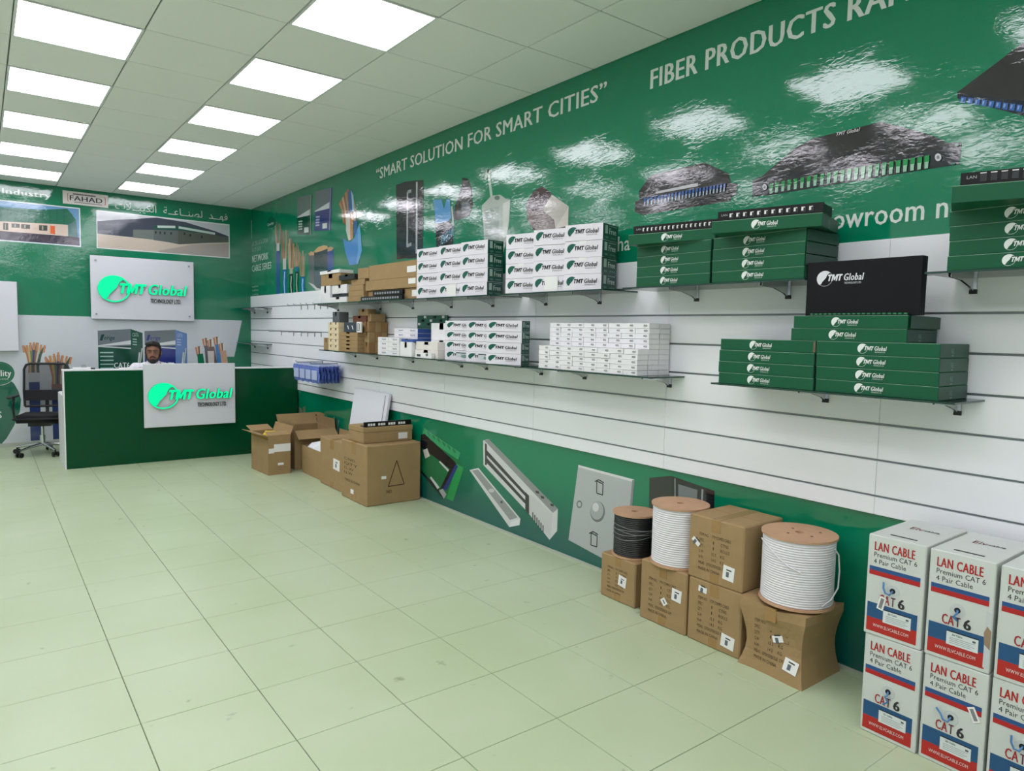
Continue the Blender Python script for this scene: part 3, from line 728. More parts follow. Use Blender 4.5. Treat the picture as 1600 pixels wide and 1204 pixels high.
# ------------------------------------------------------------------ white cable boxes (fanned stacks)
BOXW = mat('white_coated_carton', (226,223,231), 0.45)
BOXG = mat('dark_green_carton_end', (20,74,60), 0.4)
def white_stack(stack, cols, th, w, d, h, z0, levels=4):
    body = cached(('wb', w, d, h), lambda: MB().cbox((0, 0, 0.0006), (w-0.002, d, h-0.0006), 0.0012).mesh('carton', [BOXW]))
    end = cached(('we', d, h), lambda: MB().box((w-0.002, 0.0012, 0.0016), (w, d-0.0012, h-0.0016)).mesh('green_end', [BOXG]))
    def endprint():
        m = MB()
        m.text('Free', 0.40*d, 0.86*d, 0.40*h, 0.74*h, 0, (200,214,208), bold=.02); m.flat([(.12*d,.40*h),(.30*d,.40*h),(.30*d,.90*h),(.12*d,.90*h)], 0, (170,190,184))
        m.flat([(.40*d,.86*h),(.90*d,.86*h),(.90*d,.90*h),(.40*d,.90*h)], 0, (150,176,168)); m.flat([(.14*d,.12*h),(.34*d,.12*h),(.34*d,.24*h),(.14*d,.24*h)], 0, (90,130,120)); m.flat([(.5*d,.14*h),(.86*d,.14*h),(.86*d,.22*h),(.5*d,.22*h)], 0, (90,130,120))
        return m.mesh('end_print', [PRINT])
    ep = cached(('wp', d, h), endprint)
    lg = cached(('wl', w, h), lambda: logo(MB(), 0.07*w, 0.54*h, 0.82*w, zk=0.62*h/(0.325*0.82*w)).mesh('printed_logo', [PRINT]))
    rz = RW + R(th); dv = (-math.sin(R(th)), math.cos(R(th)))
    cn = ['right', 'middle', 'left']; ln = ['bottom', 'second', 'third', 'top']
    for c, (xr, yr) in enumerate(cols):
        for k in range(levels):
            j = random.uniform(-0.004, 0.004)
            t = thing('cable_box', 'white cable box with green end, %s layer of the %s column, %s' % (ln[k], cn[c], stack), 'box',
                      (xr+dv[0]*w+j*0.6, yr+dv[1]*w+j, z0+k*h), rz+R(random.uniform(-.6,.6)), 'white cable boxes, '+stack)
            b_ = link('carton', body, t); link('printed_logo', lg, t, (0, 0, 0))
            g_ = link('green_end', end, t); link('end_print', ep, g_, (w+0.0006, 0, 0), math.pi/2)
            if k == 0 and c == 1 and z0 > 1.5:
                MB().box((0.36*w, -0.004, 0.03*h), (0.74*w, -0.0022, 0.97*h)).obj('white_note', [PAPER], t)
            if k in (1, 2) and c in (0, 2) and 'larger' in stack:
                MB().box((0.40*w, -0.0016, 0.80*h), (0.58*w, -0.0012, 1.0*h)).obj('white_sticker', [PAPER], t)
            if k == 0 and c in (1, 2) and z0 < 1.5:
                m = MB(); m.flat([(.38*w,.3*h),(.9*w,.3*h),(.9*w,.86*h),(.38*w,.86*h)], 0, (206,210,214)); m.flat([(.38*w,.72*h),(.9*w,.72*h),(.9*w,.8*h),(.38*w,.8*h)], -.0001, (40,84,76)); m.ell(.66*w,.42*h,.12*w,.16*h,-.0002,(120,150,146)); m.obj('printed_product_picture', [PRINT], t, (0, -.0016, 0))
white_stack('larger upper-shelf stack', [(2.90,2.963),(2.89,3.252),(2.885,3.535)], 17, 0.258, 0.185, 0.0972, ZU)
white_stack('smaller upper-shelf stack', [(2.88,4.092),(2.88,4.405),(2.868,4.728)], 6, 0.300, 0.150, 0.0985, ZU)
white_stack('lower-shelf stack', [(2.90,3.707),(2.945,4.026),(2.962,4.350)], 18, 0.298, 0.098, 0.0755, ZL)

# ------------------------------------------------------------------ flat green panel boxes
GBOX = mat('green_printed_carton', (16,86,56), 0.36, spec=0.28)
GSIDE = mat('green_carton_flap', (36,74,62), 0.45)
def green_box(label, x, y_far, z, w=0.482, d=0.268, h=0.0535, rot=0.0, lx=0.35, group=None, tuck=False):
    t = thing('panel_box', label, 'box', (x, y_far, z), RW+R(rot), group)
    body = cached(('gb', w, d, h), lambda: MB().cbox((0, 0, 0.0004), (w-0.001, d, h-0.0004), 0.0016).mesh('carton', [GBOX]))
    link('carton', body, t)
    lid = cached(('gl', w, d, h), lambda: MB().box((0.001, -0.0010, h-0.0022), (w-0.001, 0.0, h-0.0006)).mesh('lid_edge', [mat('bare_lid_edge', (128,168,146), .5)]))
    link('lid_edge', lid, t)
    lw = 0.24*w
    link('printed_logo', cached(('gg', w, h), lambda: logo(MB(), 0, 0.5*h, lw, -.0018, (224,230,226), (224,230,226), (190,206,198), zk=0.74*h/(0.325*lw)).mesh('printed_logo', [PRINT])), t, (lx*w, 0, 0))
    fm = cached(('gf', d, h), lambda: MB().box((w-0.001, 0.003, 0.003), (w, d-0.003, h-0.003)).mesh('end_flap', [GSIDE]))
    f = link('end_flap', fm, t)
    link('end_print', cached(('gp', d, h), lambda: MB().text('PANEL', .36*d, .46*d, .30*h, .66*h, 0, (120,150,140)).flat([(.38*d,.12*h),(.45*d,.12*h),(.45*d,.2*h),(.38*d,.2*h)], 0, (120,150,140)).mesh('end_print', [PRINT])), f, (w+0.0006, 0, 0), math.pi/2)
    if tuck: MB().box((w-0.012, -0.001, 0.004), (w-0.003, 0.02, h-0.006)).obj('open_flap', [mat('bare_board_brown', (120,92,70), .8)], t)
    return t
lv = ['bottom', 'second', 'third', 'fourth', 'top']
for k in range(4):
    j = random.uniform(-.003, .003)
    green_box('flat green box, %s layer of the left upper-shelf stack next to white boxes' % lv[k], 2.845+j, 2.640+j, ZU+.0535*k, group='green boxes on the upper shelf')
    green_box('flat green box, %s layer of the upper-shelf stack left of the black box' % lv[k], 2.83-j, 2.135, ZU+.0535*k, w=.478, group='green boxes on the upper shelf')
    green_box('flat green box, %s layer of the stack at the right picture edge' % lv[k], 2.83+j, 1.10-j, ZU+.0535*k, lx=.36, group='green boxes on the upper shelf')
    green_box('flat green box, %s layer of the left lower-shelf stack' % lv[k], 2.83-j, 2.070+j, ZL+.0535*k, lx=.33, group='green boxes on the lower shelf', tuck=(k == 3))
    green_box('flat green box, %s layer of the right lower-shelf stack' % lv[k], 2.83+(k-1.5)*-.003, 1.582, ZL+.0535*k, lx=.355+.006*(k-1.5), group='green boxes on the lower shelf')
green_box('flat green box jutting forward atop the left upper-shelf stack, under the many-port panel', 2.745, 2.613, ZU+.214, rot=13, lx=.40, group='green boxes on the upper shelf')
green_box('flat green box jutting forward under the black twelve-port panel', 2.70, 2.05, ZU+.214, rot=15, h=.056, lx=.38, group='green boxes on the upper shelf')
green_box('flat green box jutting forward on the right-edge stack', 2.66, 1.034, ZU+.214, rot=20, h=.058, lx=.44, group='green boxes on the upper shelf')
green_box('lower of two green boxes bridging the lower stacks', 2.826, 1.702, ZL+.214, h=.053, lx=.355, group='green boxes on the lower shelf')
green_box('upper of two green boxes, directly below the upright black box', 2.822, 1.690, ZL+.267, w=.472, h=.053, lx=.36, group='green boxes on the lower shelf')

# ------------------------------------------------------------------ black patch panels lying on the boxes
PANELB = mat('black_panel_paint', (14,14,16), 0.4, spec=.3)
def patch_panel(label, x, y_far, z, w, ports, white=True, d=0.13, h=0.044, rot=0.0):
    t = thing('patch_panel', label, 'patch panel', (x, y_far, z), RW+R(rot), 'black patch panels')
    MB().cbox((0, 0.012, 0), (w, d, h), .002).box((-.006, 0, 0), (w+.006, .012, h)).obj('chassis', [PANELB], t)
    pw = (w-0.07)/ports
    for k in range(ports):
        x0 = .05+pw*k
        o = MB().box((x0, -.003, .010), (x0+pw*.62, .001, h-.010)).obj('port', [mat('port_insert_dark', (36,38,42), .4)], t)
        m = MB()
        if white: m.box((x0+pw*.05, -.0045, .015), (x0+pw*.30, -.003, h-.013)); m.box((x0+pw*.05, -.0045, h-.016), (x0+pw*.5, -.003, h-.013))
        else: m.box((x0+pw*.0, -.0045, h-.008), (x0+pw*.6, -.003, h-.005))
        m.obj('latch', [PAPER], o)
    MB().text('LAN', .012, .04, h*.5, h*.72, -.0012, (170,174,178)).obj('printed_mark', [PRINT], t)
patch_panel('black patch panel with sixteen white-latched ports on the left green stack', 2.765, 2.590, ZU+.2675, .46, 16, rot=12)
patch_panel('black patch panel with twelve ports on the green stack left of the black box', 2.725, 2.030, ZU+.270, .450, 12, rot=13, d=.15)
patch_panel('black slotted panel on the green boxes at the right edge', 2.685, 1.012, ZU+.272, .45, 13, white=False, rot=18)
# upright black carton with a white logo
t = thing('black_box', 'upright black box with white logo standing on the green boxes', 'box', (2.838, 1.648, ZL+.320), RW)
MB().cbox((0, 0, 0), (.462, .045, .225), .0015).obj('carton', [mat('black_card', (12,12,18), .5, spec=.2)], t)
logo(MB(), .045, .155, .200, -.0008, (216,218,224), (216,218,224), (150,152,158)).obj('printed_logo', [PRINT], t)
t = thing('terminal_strip', 'low row of green terminals in front of the upright black box', 'terminal strip', (2.822, 1.62, ZL+.320), RW)
MB().box((0, 0, 0), (.40, .014, .004)).obj('base', [PANELB], t)
for k in range(20): MB().box((.004+.02*k, 0, .004), (.016+.02*k, .012, .009)).obj('terminal', [mat('green_terminal', (40,130,84), .4)], t)

# ------------------------------------------------------------------ many tiny white boxes
TINY = mat('tiny_white_carton', (230,230,232), 0.5)
bw, bd, bh = 0.1055, 0.085, 0.0288
tb = MB().cbox((.0006, 0, .0005), (bw-.0006, bd-.001, bh-.0005), .001).mesh('carton', [TINY])
tp = MB(); tp.text('MOD', .62*bw, .86*bw, .36*bh, .72*bh, -.0006, (60,60,64), bold=.05); 
tp = tp.mesh('printed_code', [PRINT])
def tiny(label, x, y_far, z):
    t = thing('component_box', label, 'box', (x+random.uniform(-.003,.003), y_far+random.uniform(-.0012,.0012), z), RW, 'tiny white component boxes')
    link('carton', tb, t); link('printed_code', tp, t)
for r in range(5):
    for c in range(8):
        tiny('tiny white box, low front block, %s row from bottom, %s from left' % (ordn[r], ordn[c]), 2.84, 3.45-bw*c, ZL+bh*r)
for r in range(10):
    for c in range(8):
        tiny('tiny white box, tall rear block, %s row from bottom, %s from left' % (ordn[r], ordn[c]), 2.928, 3.45-bw*c, ZL+bh*r)
    tiny('tiny white box, wall-side end column, %s row from bottom' % ordn[r], 3.016, 3.45-bw*7, ZL+bh*r)

# ================================================================== MIXED STOCK ON THE FAR SHELVES
def small_box(label, x, y_far, z, w, d, h, m_=None, name='carton_box', cat='box', group=None, tape=True, note=None, rot=0.0, seam=None):
    "a small carton facing the room: body, tape strip and perhaps a paper note at (x0, x1, z0, z1) fractions"
    m_ = m_ or CARD
    t = thing(name, label, cat, (x, y_far, z), RW+R(rot), group)
    MB().cbox((0, 0, .0004), (w, d, h-.0004), min(.002, h*.05)).obj('carton', [m_], t)
    if tape: MB().box((w*.40, -.0006, h*.62), (w*.58, d*.98, h+.0006)).box((w*.40, -.0006, h*.60), (w*.58, .0002, h)).obj('tape', [TAPE if m_ is CARD or m_ is CARD_D else seam or PAPER], t)
    if note:
        a, b_, c, e = note; MB().box((w*a, -.0014, h*c), (w*b_, -.0006, h*e)).obj('paper_label', [PAPER], t)
    return t
G5 = 'mixed stock on the far upper shelf'
CREAM = mat('cream_card', (222,206,170), .6)
REDBR = mat('red_brown_card', (112,64,40), .6)
small_box('long brown carton with a white label, lowest of the upper-shelf pile', 2.88, 6.00, ZU, .955, .19, .095, tape=False, note=(.86,.985,.25,.8), group=G5)
small_box('long brown carton with a white label, middle of the upper-shelf pile', 2.86, 6.02, ZU+.095, .97, .20, .090, tape=False, note=(.84,.965,.35,.85), group=G5)
small_box('long brown carton with a white label, top of the upper-shelf pile', 2.86, 5.95, ZU+.185, .90, .20, .135, tape=False, note=(.80,.965,.28,.65), group=G5)
small_box('short brown carton on a flat box, left of the top long carton', 2.87, 6.21, ZU+.212, .235, .16, .10, tape=False, group=G5)
for k in range(4):
    small_box('flat brown box, %s of the short pile left of the long cartons' % ['lowest', 'second', 'third', 'topmost'][k], 2.85+.006*k, 6.39-.04*(k == 3), ZU+.053*k, .355-.02*k, .18, .0525, tape=False, group=G5)
small_box('flat white box under the black tray at the far end', 2.85, 6.84, ZU, .42, .18, .055, mat('flat_white_card', (226,226,226), .5), tape=True, group=G5)
small_box('black tray lying on the flat white box', 2.87, 6.81, ZU+.055, .38, .14, .035, BLACK, 'black_tray', 'tray', tape=True, seam=mat('dark_grey_edge', (52,52,56), .4), group=G5)
small_box('white carton with grey windows above the black tray', 2.87, 6.82, ZU+.090, .36, .14, .088, TINY, tape=True, note=(.1,.45,.1,.9), group=G5)
small_box('brown carton with dark print, top of the far-end pile', 2.86, 7.08, ZU+.178, .50, .16, .118, tape=True, group=G5)
small_box('white padded pouch lying on the far-end brown carton', 2.85, 7.09, ZU+.296, .50, .15, .035, PAPER, 'white_pouch', 'pouch', tape=True, seam=mat('pouch_seam', (190,194,196), .5), group=G5)
small_box('narrow white carton standing at the far end of the upper shelf', 2.86, 7.09, ZU, .24, .14, .178, TINY, tape=True, seam=mat('tiny_seam', (190,194,198), .5), group=G5)
small_box('thin black bar resting between the brown boxes', 2.84, 6.58, ZU+.215, .36, .05, .05, BLACK, 'black_bar', 'bar', tape=True, seam=mat('dark_grey_edge'), group=G5)
# crumpled clear bag at the very end
def blob(m, c, r, seed, n=12, amp=.25, mi=0):
    rnd = random.Random(seed); bm = bmesh.new(); bmesh.ops.create_icosphere(bm, subdivisions=2, radius=1)
    for v in bm.verts:
        k = 1+rnd.uniform(-amp, amp); v.co = Vector((c[0]+v.co.x*r[0]*k, c[1]+v.co.y*r[1]*k, c[2]+v.co.z*r[2]*k))
    m.add([v.co for v in bm.verts], [[v.index for v in f.verts] for f in bm.faces], mi, smooth=False); bm.free(); return m
t = thing('plastic_bag', 'crumpled clear plastic bag at the far end of the upper shelf', 'bag', (2.93, 7.175, ZU), RW)
blob(MB(), (.02, .06, .045), (.055, .06, .044), 3).obj('bag_film', [mat('clear_plastic_film', (196,204,202), .25)], t)
MB().tube([(.02,.06,.085),(.03,.05,.11),(.045,.05,.118)], .008, 6).obj('knot', [mat('clear_plastic_film')], t)
# black patch panels in front of the pile
def loose_panel(label, x, y_far, z, w, n=12):
    t = thing('patch_panel', label, 'patch panel', (x, y_far, z), RW)
    MB().box((0, 0, 0), (w, .022, .040)).obj('chassis', [PANELB], t)
    for k in range(n):
        x0 = .04+(w-.08)/n*k; MB().box((x0, -.002, .010), (x0+(w-.08)/n*.6, .0005, .028)).obj('port', [mat('port_grey', (150,152,156), .4)], t)
loose_panel('black patch panel with pale ports lying in front of the long brown cartons', 2.83, 6.06, ZU, .80, 16)
loose_panel('thin black panel leaning on the lowest long brown carton', 2.855, 5.86, ZU+.046, .56, 10)

# --- lower far shelf: small brown boxes
G6 = 'small brown boxes on the lower shelf'
for r in range(5):
    for c in range(2):
        small_box('tiny cream and brown box, %s column, %s layer from bottom' % (('left','right')[c], ordn[r]), 2.84, 6.84-.126*c, ZL+.057*r, .124, .12, .0565, CREAM, group='cream striped boxes on the lower shelf', seam=REDBR)
small_box('single brown box at the far end of the lower shelf', 2.85, 6.985, ZL, .125, .15, .125, group=G6)
small_box('dark grey box standing on the cream striped boxes', 2.86, 6.78, ZL+.285, .165, .10, .105, mat('slate_card', (84,92,92), .5), group=G6, seam=mat('slate_edge', (60,66,68), .5))
for r in range(5):
    small_box('wide flat brown box, %s layer from bottom of the front pile' % ordn[r], 2.84, 6.565, ZL+.038*r, .415, .085, .0375, group=G6)
    small_box('flat brown box behind the front pile, %s layer from bottom' % ordn[r], 2.93, 6.565, ZL+.057*r, .415, .10, .0565, group=G6, tape=False)
for r in range(3):
    for c in range(3):
        small_box('narrow brown box seen end-on, %s row from bottom, %s from the front' % (ordn[r], ordn[c]), 2.905+.066*c, 6.14, ZL+.098*r, .10, .064, .097, CARD if (r+c) % 2 else CARD_D, group=G6, note=None)
small_box('upper brown box with a white label above the narrow ones', 2.93, 6.12, ZL+.294, .07, .15, .075, group=G6)
small_box('dark red-brown box on top of the flat brown boxes', 2.94, 6.47, ZL+.285, .30, .10, .065, REDBR, group=G6, seam=CARD_D)
small_box('small light brown box crowning the brown pile', 2.95, 6.36, ZL+.350, .20, .09, .065, group=G6)
t = thing('relay_module', 'dark blue device with two white slashes on the brown boxes', 'device', (2.845, 6.47, ZL+.190), RW)
MB().cbox((0, 0, 0), (.29, .06, .095), .003).obj('housing', [mat('dark_blue_plastic', (44,54,70), .4)], t)
for k in range(2): MB().add([(.08+.1*k,-.001,.065),(.10+.1*k,-.001,.065),(.125+.1*k,-.001,.028),(.105+.1*k,-.001,.028)], [(3,2,1,0)]).obj('slash', [PAPER], t)
t = thing('push_button_plate', 'small pale framed plate beside the dark blue device', 'device', (2.838, 6.165, ZL+.190), RW)
MB().cbox((0, 0, 0), (.085, .02, .10), .002).obj('plate', [PAPER], t); MB().box((.02,-.002,.015),(.065,0,.085)).obj('window', [mat('dark_blue_plastic')], t); MB().box((.034,-.004,.02),(.052,-.002,.08)).obj('bar', [PAPER], t)

# --- lower shelf: small white cartons and a circuit board
G7 = 'small white cartons on the lower shelf'
BLUE = mat('blue_print_card', (50,84,160), .5)
def code_box(label, x, y_far, z, w, d, h, m_=TINY, blue=False):
    t = thing('small_carton', label, 'box', (x, y_far, z), RW, G7)
    MB().cbox((0, 0, .0004), (w, d, h-.0004), .0012).obj('carton', [m_], t)
    MB().text('RJ45', w*.42, w*.80, h*.40, h*.68, -.0008, (70,80,120), bold=.03).obj('printed_code', [PRINT], t)
    if blue: MB().box((w, .002, .002), (w+.001, d-.002, h-.002)).obj('blue_end', [BLUE], t)
for r in range(4):
    for c in range(2): code_box('small white carton, front-left block, %s row from bottom, %s column' % (ordn[r], ('left','right')[c]), 2.83, 5.70-.20*c, ZL+.039*r, .198, .12, .0385)
for r in range(6):
    for c in range(2): code_box('small white carton with blue end, rear block, %s row from bottom, %s column' % (ordn[r], ('left','right')[c]), 2.955, 5.63-.21*c, ZL+.0395*r, .208, .14, .039, blue=(c == 1))
small_box('blue and white flap box lying on the front cartons', 2.84, 5.28, ZL+.124, .20, .09, .024, BLUE, group=G7, seam=PAPER)
small_box('long plain white carton, lower of the front pair', 2.835, 5.295, ZL, .20, .11, .124, TINY, group=G7, seam=PAPER)
small_box('wide cream-white carton with thin lines near the round picture', 2.86, 5.085, ZL, .36, .10, .066, mat('offwhite_card', (226,222,214), .5), group=G7, seam=TINY)
small_box('wide off-white carton stacked on the lined one', 2.865, 5.075, ZL+.066, .34, .10, .066, mat('offwhite_card'), group=G7, seam=TINY)
t = small_box('small white carton with a round picture at the shelf edge', 2.825, 5.02, ZL, .26, .03, .044, TINY, group=G7, seam=PAPER, tape=False)
MB().flat([(.03,.012),(.09,.012),(.09,.03),(.03,.03)], -.0008, (60,64,66)).ell(.19,.03,.02,.012,-.0009,(110,112,112)).obj('printed_mark', [PRINT], t)
small_box('tall white carton standing at the near end, lower half', 2.965, 5.005, ZL, .33, .12, .145, TINY, group=G7, seam=PAPER)
small_box('tall white carton standing at the near end, upper half', 2.965, 5.005, ZL+.145, .33, .12, .14, TINY, group=G7, seam=PAPER)
t = thing('circuit_board', 'green circuit board propped upright on the white cartons', 'circuit board', (3.0875, 5.45, ZL+.237), RW)
MB().box((0, 0, 0), (.50, .006, .115)).obj('board', [mat('green_circuit_board', (14,84,66), .35)], t)
for k in range(9): MB().box((.03+.05*k, -.010, .03+.03*(k % 3)), (.06+.05*k, 0, .05+.03*(k % 3))).obj('chip', [PANELB if k % 2 else PAPER], t)

# --- blue blister packets hung from the slat wall
PACK = mat('blue_blister_film', (96,118,196), .3)
pm = MB()
prof = [(0,0),(.012,-.012),(.016,-.06),(.008,-.10),(.014,-.15),(.006,-.185)]
nn = 14
vs = []
for i, (yy, zz) in enumerate(prof):
    for k in range(nn+1):
        vs.append((.74*k/nn, -yy-.006*math.sin(k*1.9+i), zz+.006*math.sin(k*2.3)))
pm.add(vs, [(i*(nn+1)+k, i*(nn+1)+k+1, (i+1)*(nn+1)+k+1, (i+1)*(nn+1)+k) for i in range(len(prof)-1) for k in range(nn)])
pm = pm.mesh('packet_film', [PACK])
peg = thing('peg_bar', 'metal hanging bar carrying the blue packets', 'hook', (XS, 7.65, 1.126), RW)
MB().tube([(0,0,0),(0,-.30,0),(0,-.315,.018)], .005, 6).box((-.012,-.004,-.05),(.012,0,.01)).obj('bar', [STEEL], peg); MB().tube([(.42,0,0),(.42,-.30,0),(.42,-.315,.018)], .005, 6).obj('bar', [STEEL], peg)
for k in range(7):
    t = thing('blister_packet', 'shiny blue blister packet on the hanging bar, %s from the wall' % ordn[k], 'packet', (XS-.04-.038*k, 7.80, 1.108), RW+R(random.uniform(-.6,.6)), 'blue packets on the slat wall')
    link('packet_film', pm, t)
    if k == 6:
        for q in range(4): MB().box((.03+.175*q, -.022, -.15), (.17+.175*q, -.017, -.05)).obj('packet_card', [mat('pale_packet_card', (176,188,222), .4)], t)
    MB().box((-.004,-.012,-.006),(.744,-.002,.006)).obj('header_fold', [mat('pale_packet_card', (176,188,222), .4)], t)

# ================================================================== CARTONS AND DRUMS ON THE FLOOR
def shipping_text(m, w, h, lines):
    for (body, a, b_, z) in lines: m.text(body, w*a, w*b_, h*z, h*(z+.045), -.0008, (74,58,40), bold=.01)
    return m
SHIP = [('ITEM NO.', .20, .38, .70), (': FTP COMPO CABLE', .42, .78, .70), ('SPEC :', .20, .31, .61), ('1', .46, .475, .61), ('CTNS', .60, .74, .61), ('QTY :', .20, .30, .52), ('1', .46, .475, .52), ('ROLLS', .60, .76, .52),
        ('G.W :', .20, .30, .43), ('15.5', .44, .52, .43), ('KG', .60, .67, .43), ('N.W :', .20, .30, .34), ('14.5', .44, .52, .34), ('KG', .60, .67, .34), ('MEAS : 370X370X320 CM', .20, .70, .25), ('MADE IN CHINA', .20, .60, .16)]
def carton(label, x, y_far, z, w, d, h, stickers=(), text=True, rot=0.0, mesh=None, top_tape=True, cat='carton', c=.006):
    t = thing('cardboard_carton', label, cat, (x, y_far, z), RW+R(rot), 'brown shipping cartons')
    if mesh is None: MB().cbox((0, 0, 0), (w, d, h), c).obj('carton_body', [CARD], t)
    else: mesh.obj('carton_body', [CARD], t)
    if top_tape:
        for (q0, q1) in (((w*.42, 0.004, h-.0002), (w*.58, d-.004, h+.0010)), ((w*.42, -.0010, h*.80), (w*.58, .0002, h-.004)), ((w*.42, -.0010, .004), (w*.58, .0002, h*.15))): MB().box(q0, q1).obj('tape', [TAPE], t)
    if top_tape: MB().box((c, d*.495, h-.0002), (w-c, d*.505, h+.0014)).obj('flap_seam', [CARD_D], t)
    if text: shipping_text(MB(), w, h, SHIP).obj('printed_text', [PRINT], t)
    for (a, b_, zz, zh, ang) in stickers:
        o = MB().box((-w*(b_-a)/2, -.0016, -h*zh/2), (w*(b_-a)/2, -.0010, h*zh/2)).obj('paper_label', [PAPER], t, (w*(a+b_)/2, 0, h*zz)); o.rotation_euler = (0, R(ang), 0)
        if b_-a > .13: MB().flat([(-w*.04,-h*.06),(w*.01,-h*.06),(w*.01,h*.02),(-w*.04,h*.02)], -.0020, (96,104,112)).flat([(-w*.04,h*.04),(w*.05,h*.04),(w*.05,h*.06),(-w*.04,h*.06)], -.0020, (60,66,60)).obj('label_print', [PRINT], o)
        else: MB().flat([(-w*.035,-h*.01),(w*.035,-h*.01),(w*.035,h*.012),(-w*.035,h*.012)], -.0020, (90,90,90)).obj('label_print', [PRINT], o)
    return t
carton('small brown carton under the black cable drum', 2.832, 2.828, 0, .268, .285, .252, [(.53,.75,.50,.24,8)])
carton('brown carton under the smaller white cable drum', 2.782, 2.478, 0, .306, .335, .318, [(.70,.90,.60,.20,4), (.48,.60,.42,.10,50)])
carton('brown carton at the bottom of the two-carton stack', 2.785, 2.163, 0, .306, .330, .316, [(.66,.90,.20,.20,6), (.20,.36,.86,.09,6)], rot=0)
carton('brown carton on top of the two-carton stack', 2.785, 2.172, .317, .312, .320, .315, [(.66,.86,.24,.22,4), (.06,.22,.58,.07,38)])
# crushed carton under the big white drum: the sides buckle inwards
def crushed(w, d, h):
    m = MB(); n = 8
    def P(a, b_, c):
        zz = c*h; k = math.sin(math.pi*min(1, c*1.15))*.032
        x = a*w; y = b_*d
        x += (k if a < .5 else -k*.8)*(abs(a-.5)*2)**2; y += (k*.55 if b_ < .5 else -k*.4)*(abs(b_-.5)*2)**2
        zz += -.010*math.sin(math.pi*a)*c + (.006*math.sin(9*a+4*b_))*c
        if c < .05: zz = 0
        y += .006*math.sin(7*c+5*a)*(1-b_); return (x, y, zz)
    for (fn, flip) in ((lambda i, j: (i, 0, j), 0), (lambda i, j: (i, 1, j), 1), (lambda i, j: (0, i, j), 1), (lambda i, j: (1, i, j), 0), (lambda i, j: (i, j, 1), 0), (lambda i, j: (i, j, 0), 1)):
        vs = [P(*fn(i/n, j/n)) for j in range(n+1) for i in range(n+1)]
        fs = [(j*(n+1)+i, j*(n+1)+i+1, (j+1)*(n+1)+i+1, (j+1)*(n+1)+i) for j in range(n) for i in range(n)]
        m.add(vs, [f[::-1] if flip else f for f in fs])
    return m
t = carton('crushed brown carton under the big white cable drum, sides buckled inwards', 2.765, 1.853, 0, .325, .315, .318, [(.70,.90,.25,.18,8), (.50,.66,.55,.09,-20)], mesh=crushed(.325, .315, .318), top_tape=False, text=False)
m = shipping_text(MB(), .325, .318, SHIP)
def buckle(a, c):
    k = math.sin(math.pi*min(1, c*1.15))*.032
    return k*.55 + .006*math.sin(7*c+5*a)
for ch in t.children:
    if ch.name.startswith('paper_label'):
        a_, c_ = ch.location.x/.325, ch.location.z/.318
        ch.location.y = buckle(a_, c_)-.0015
        ch.rotation_euler.x = -math.atan((buckle(a_, c_+.08)-buckle(a_, c_-.08))/(.16*.318))
m.v = [(x*.9+.018, buckle((x*.9+.018)/.325, z/.318)-.0012, z) for x, y, z in m.v]; m.obj('printed_text', [PRINT], t)
MB().box((.13, -.003, .25), (.185, .004, .312)).obj('tape', [TAPE], t)

PLY = mat('plywood_flange', (192,152,120), .6, mottle=(14, .12))
def drum(label, x, y, z, r, h, cable, wrap=False, rows=24, rin=.93):
    t = thing('cable_drum', label, 'cable drum', (x, y, z), 0, 'cable drums by the wall')
    for k, zz in enumerate((0, h-.010)):
        m = MB().lathe([(.020, zz), (r, zz), (r, zz+.010), (.020, zz+.010), (.020, zz)], 40, smooth=False)
        f = m.obj('flange', [PLY], t)
        if k: MB().cyl((0,0,zz-.02),(0,0,zz+.0006),.020,n=16).obj('spindle_hole', [mat('dark_hole', (28,20,16), .9)], f)
    prof = []; zh = (h-.020)/rows
    for i in range(rows):
        for a in (0, .25, .5, .75): prof.append((r*rin-zh*.45*(1-math.sin(math.pi*a))+.0, .010+zh*(i+a)))
    prof.append((r*rin-zh*.45, h-.010))
    MB().lathe(prof, 48, smooth=True).obj('cable_winding', [cable], t)
    return t
WCAB = mat('white_cable_jacket', (226,224,228), .45)
BCAB = mat('black_cable_jacket', (26,28,30), .35)
drum('small drum of black cable wrapped in clear film, plywood top', 2.955, 2.69, .2535, .127, .250, BCAB, rows=22)
t = bpy.data.objects['cable_drum']
FILM = mat('stretch_film', (70,76,76), .12)
for k, (z0, tilt) in enumerate(((.145,.012),(.150,-.010),(.158,.006),(.120,-.014),(.175,.010))):
    MB().tube([(.1200*math.cos(a), .1200*math.sin(a), z0+tilt*math.sin(a*1.5+k)) for a in [2*math.pi*i/24 for i in range(25)]], .0012, 5).obj('film_crease', [mat('film_crease_shine', (150,156,154), .2)], t)
drum('drum of white cable, lower and narrower one, left of the stacked cartons', 2.90, 2.325, .3195, .149, .315, WCAB, rows=26, rin=.95)
drum('large drum of white cable on the crushed carton', 2.915, 1.665, .3265, .162, .312, WCAB, rows=27, rin=.955)
t = bpy.data.objects['cable_drum.002']
MB().tube([(-.158*math.cos(a), .158*math.sin(a), .22+.05*math.sin(a*2)) for a in [math.pi*i/10-.6 for i in range(9)]], .0035, 6).tube([(.02,-.156,.27),(.05,-.159,.24),(.08,-.151,.16),(.06,-.159,.09),(.0,-.162,.05),(-.06,-.154,.03)], .0035, 6).obj('loose_cable_end', [WCAB], t)
for (a, b_) in ((-.06,.02),(.03,.05),(.07,-.06),(-.02,-.07)): MB().cyl((a,b_,.312),(a,b_,.3132),.006,n=10).obj('bolt', [mat('dark_bolt', (90,60,44), .6)], t)

